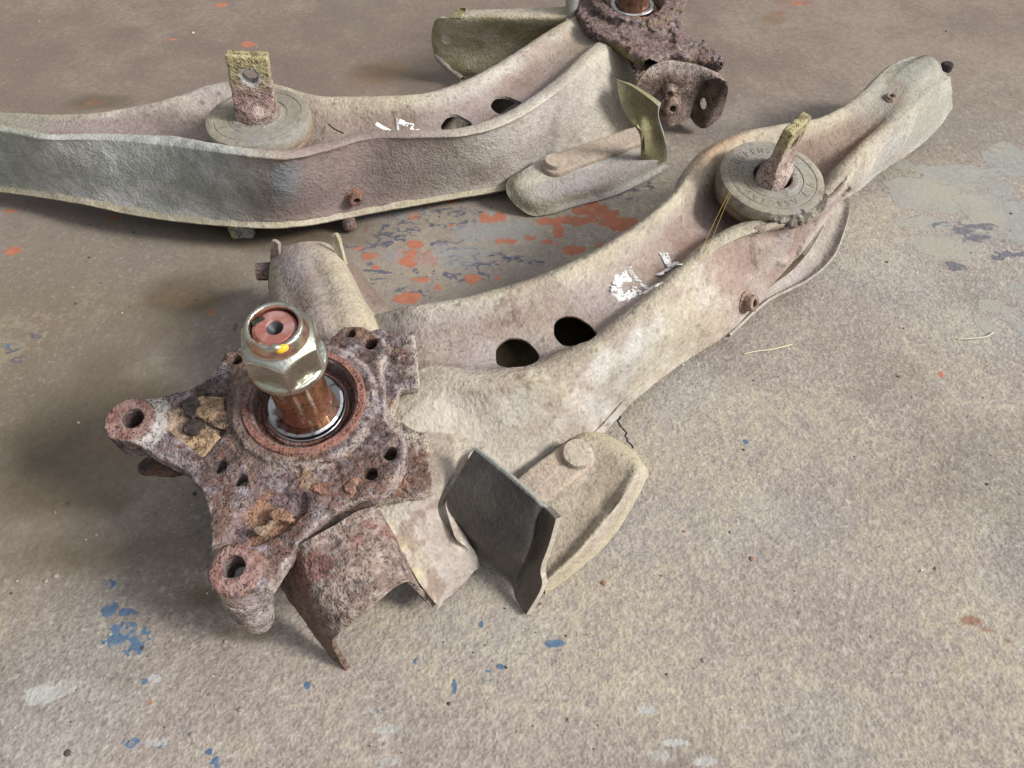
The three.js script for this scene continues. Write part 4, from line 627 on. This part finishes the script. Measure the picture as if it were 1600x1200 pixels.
  // stop bracket
  const upr = surf(px3([[[963, 124, .120], [984, 133, .118], [1004, 146, .115], [1016, 155, .112], [1029, 166, .107]], [[970, 160, .102], [988, 166, .099], [1003, 176, .095], [1014, 180, .091], [1029, 184, .088]], [[988, 194, .082], [996, 200, .078], [1004, 207, .073], [1018, 207, .068], [1037, 212, .064]], [[1002, 206, .07], [1002, 222, .058], [1003, 234, .048], [1020, 236, .042], [1042, 236, .040]], [[1001, 240, .034], [1001, 246, .030], [1003, 252, .026], [1022, 256, .022], [1042, 252, .022]]]));
  part('stop_plate', finish(sheet(upr, 70, 70, .0042, p => (FB(p, 60, 2) - .5) * .0006), (p, n, u, v) => speck(p, mix3(mix3([.25, .225, .12], [.31, .28, .16], ss(.4, .6, FB(p, 40, 4, 4))), [.42, .43, .40], ss(.93, .98, v) * .8), .1)), M.satin, B, 'olive upright stop plate');
  const ft = surf(px3([[[798, 276, .026], [792, 286, .026], [792, 302, .022], [803, 318, .014], [824, 334, .005], [838, 338, .002]], [[815, 268, .034], [812, 284, .033], [822, 302, .026], [838, 318, .017], [852, 330, .006], [862, 334, .002]], [[850, 248, .036], [860, 270, .033], [868, 288, .028], [880, 304, .019], [890, 316, .007], [900, 322, .002]], [[905, 232, .037], [915, 254, .034], [925, 272, .028], [938, 288, .020], [948, 300, .008], [956, 307, .003]], [[955, 216, .038], [968, 238, .034], [980, 252, .030], [992, 264, .025], [1000, 276, .012], [1004, 285, .006]], [[1000, 204, .038], [1014, 222, .035], [1024, 236, .031], [1036, 246, .028], [1043, 254, .016], [1043, 262, .010]]]));
  part('foot_plate', finish(sheet(ft, 100, 60, .0035, armDisp(151)), armPaint(153, { extra: (c, p, n, u, v) => mix3(mix3(c, C.slate, .35), [.36, .34, .24], ss(.4, .1, u) * .6) })), M.dusty, B, 'grey dusty foot plate with rounded end');
  strap(B, ft, [[1000, 214], [930, 238], [866, 262]], .0135, 161, [.42, .33, .25], [865, 262], .0105);
}

// ---------------------------------------------------------------- straws, threads and grit
{
  const tube = (name, label, cat, pts, r, col, group) => { const P0 = pts.map(q => at(...q)), c = P0[0], o = new THREE.Mesh(finish(new THREE.TubeGeometry(new THREE.CatmullRomCurve3(P0), 24, r, 6), p => speck(p, col, .15)), M.chalk); o.name = numbered(name); o.geometry.translate(-c.x, -c.y, -c.z); o.position.copy(c); o.castShadow = o.receiveShadow = true; o.userData = { label, category: cat }; if (group) o.userData.group = group; scene.add(o); };
  tube('straw', 'pale dry straw on the floor just below the side nut of the near arm', 'straw', [[1163, 553, .001], [1180, 549, .002], [1205, 546, .002], [1238, 538, .0015]], .0006, [.62, .56, .40], 'dry straws on the floor');
  tube('straw', 'pale dry straw lying on the floor at the right edge below the grey paint', 'straw', [[1497, 530, .001], [1515, 529, .002], [1540, 526, .002], [1553, 519, .0015]], .0006, [.62, .58, .46], 'dry straws on the floor');
  tube('thread', 'orange thread hanging from the bush of the near arm, nearer its stud', 'thread', [[1143, 300, .108], [1128, 335, .102], [1112, 375, .094], [1100, 405, .093]], .00014, [.52, .36, .09], 'orange threads on the near bush');
  tube('thread', 'orange thread hanging from the bush of the near arm, the outer one', 'thread', [[1141, 298, .108], [1122, 335, .102], [1102, 378, .094], [1088, 412, .093]], .00014, [.52, .36, .09], 'orange threads on the near bush');
  tube('straw', 'short dark straw lying in the channel of the far arm beside its bush', 'straw', [[513, 194, .092], [522, 201, .094], [536, 208, .101]], .0007, [.05, .04, .035]);
  // loose grit too small and too many to count
  const gs = [], ico = new THREE.IcosahedronGeometry(1, 0);
  for (let i = 0; i < 360; i++) { const px = rnd() * 1640 - 20, py = 20 + rnd() * 1190, c = at(px, py, 0), r = .0004 + .0010 * rnd() ** 4, g = ico.clone(); g.scale(r * (1 + rnd()), r * .8, r * (1 + rnd())); g.rotateY(rnd() * 6); g.translate(c.x, r * .4, c.z); const k = rnd(), col = k < .4 ? [.08, .065, .055] : k < .7 ? [.3, .27, .23] : k < .85 ? [.55, .53, .5] : [.3, .16, .1]; finish(g, () => col); gs.push(g); }
  const m = new THREE.Mesh(mergeGeometries(gs), M.chalk); m.name = 'grit'; m.castShadow = m.receiveShadow = true; m.userData = { kind: 'stuff', label: 'loose grit and paint crumbs scattered over the floor', category: 'grit' }; scene.add(m);
}
renderer.render(scene, camera);
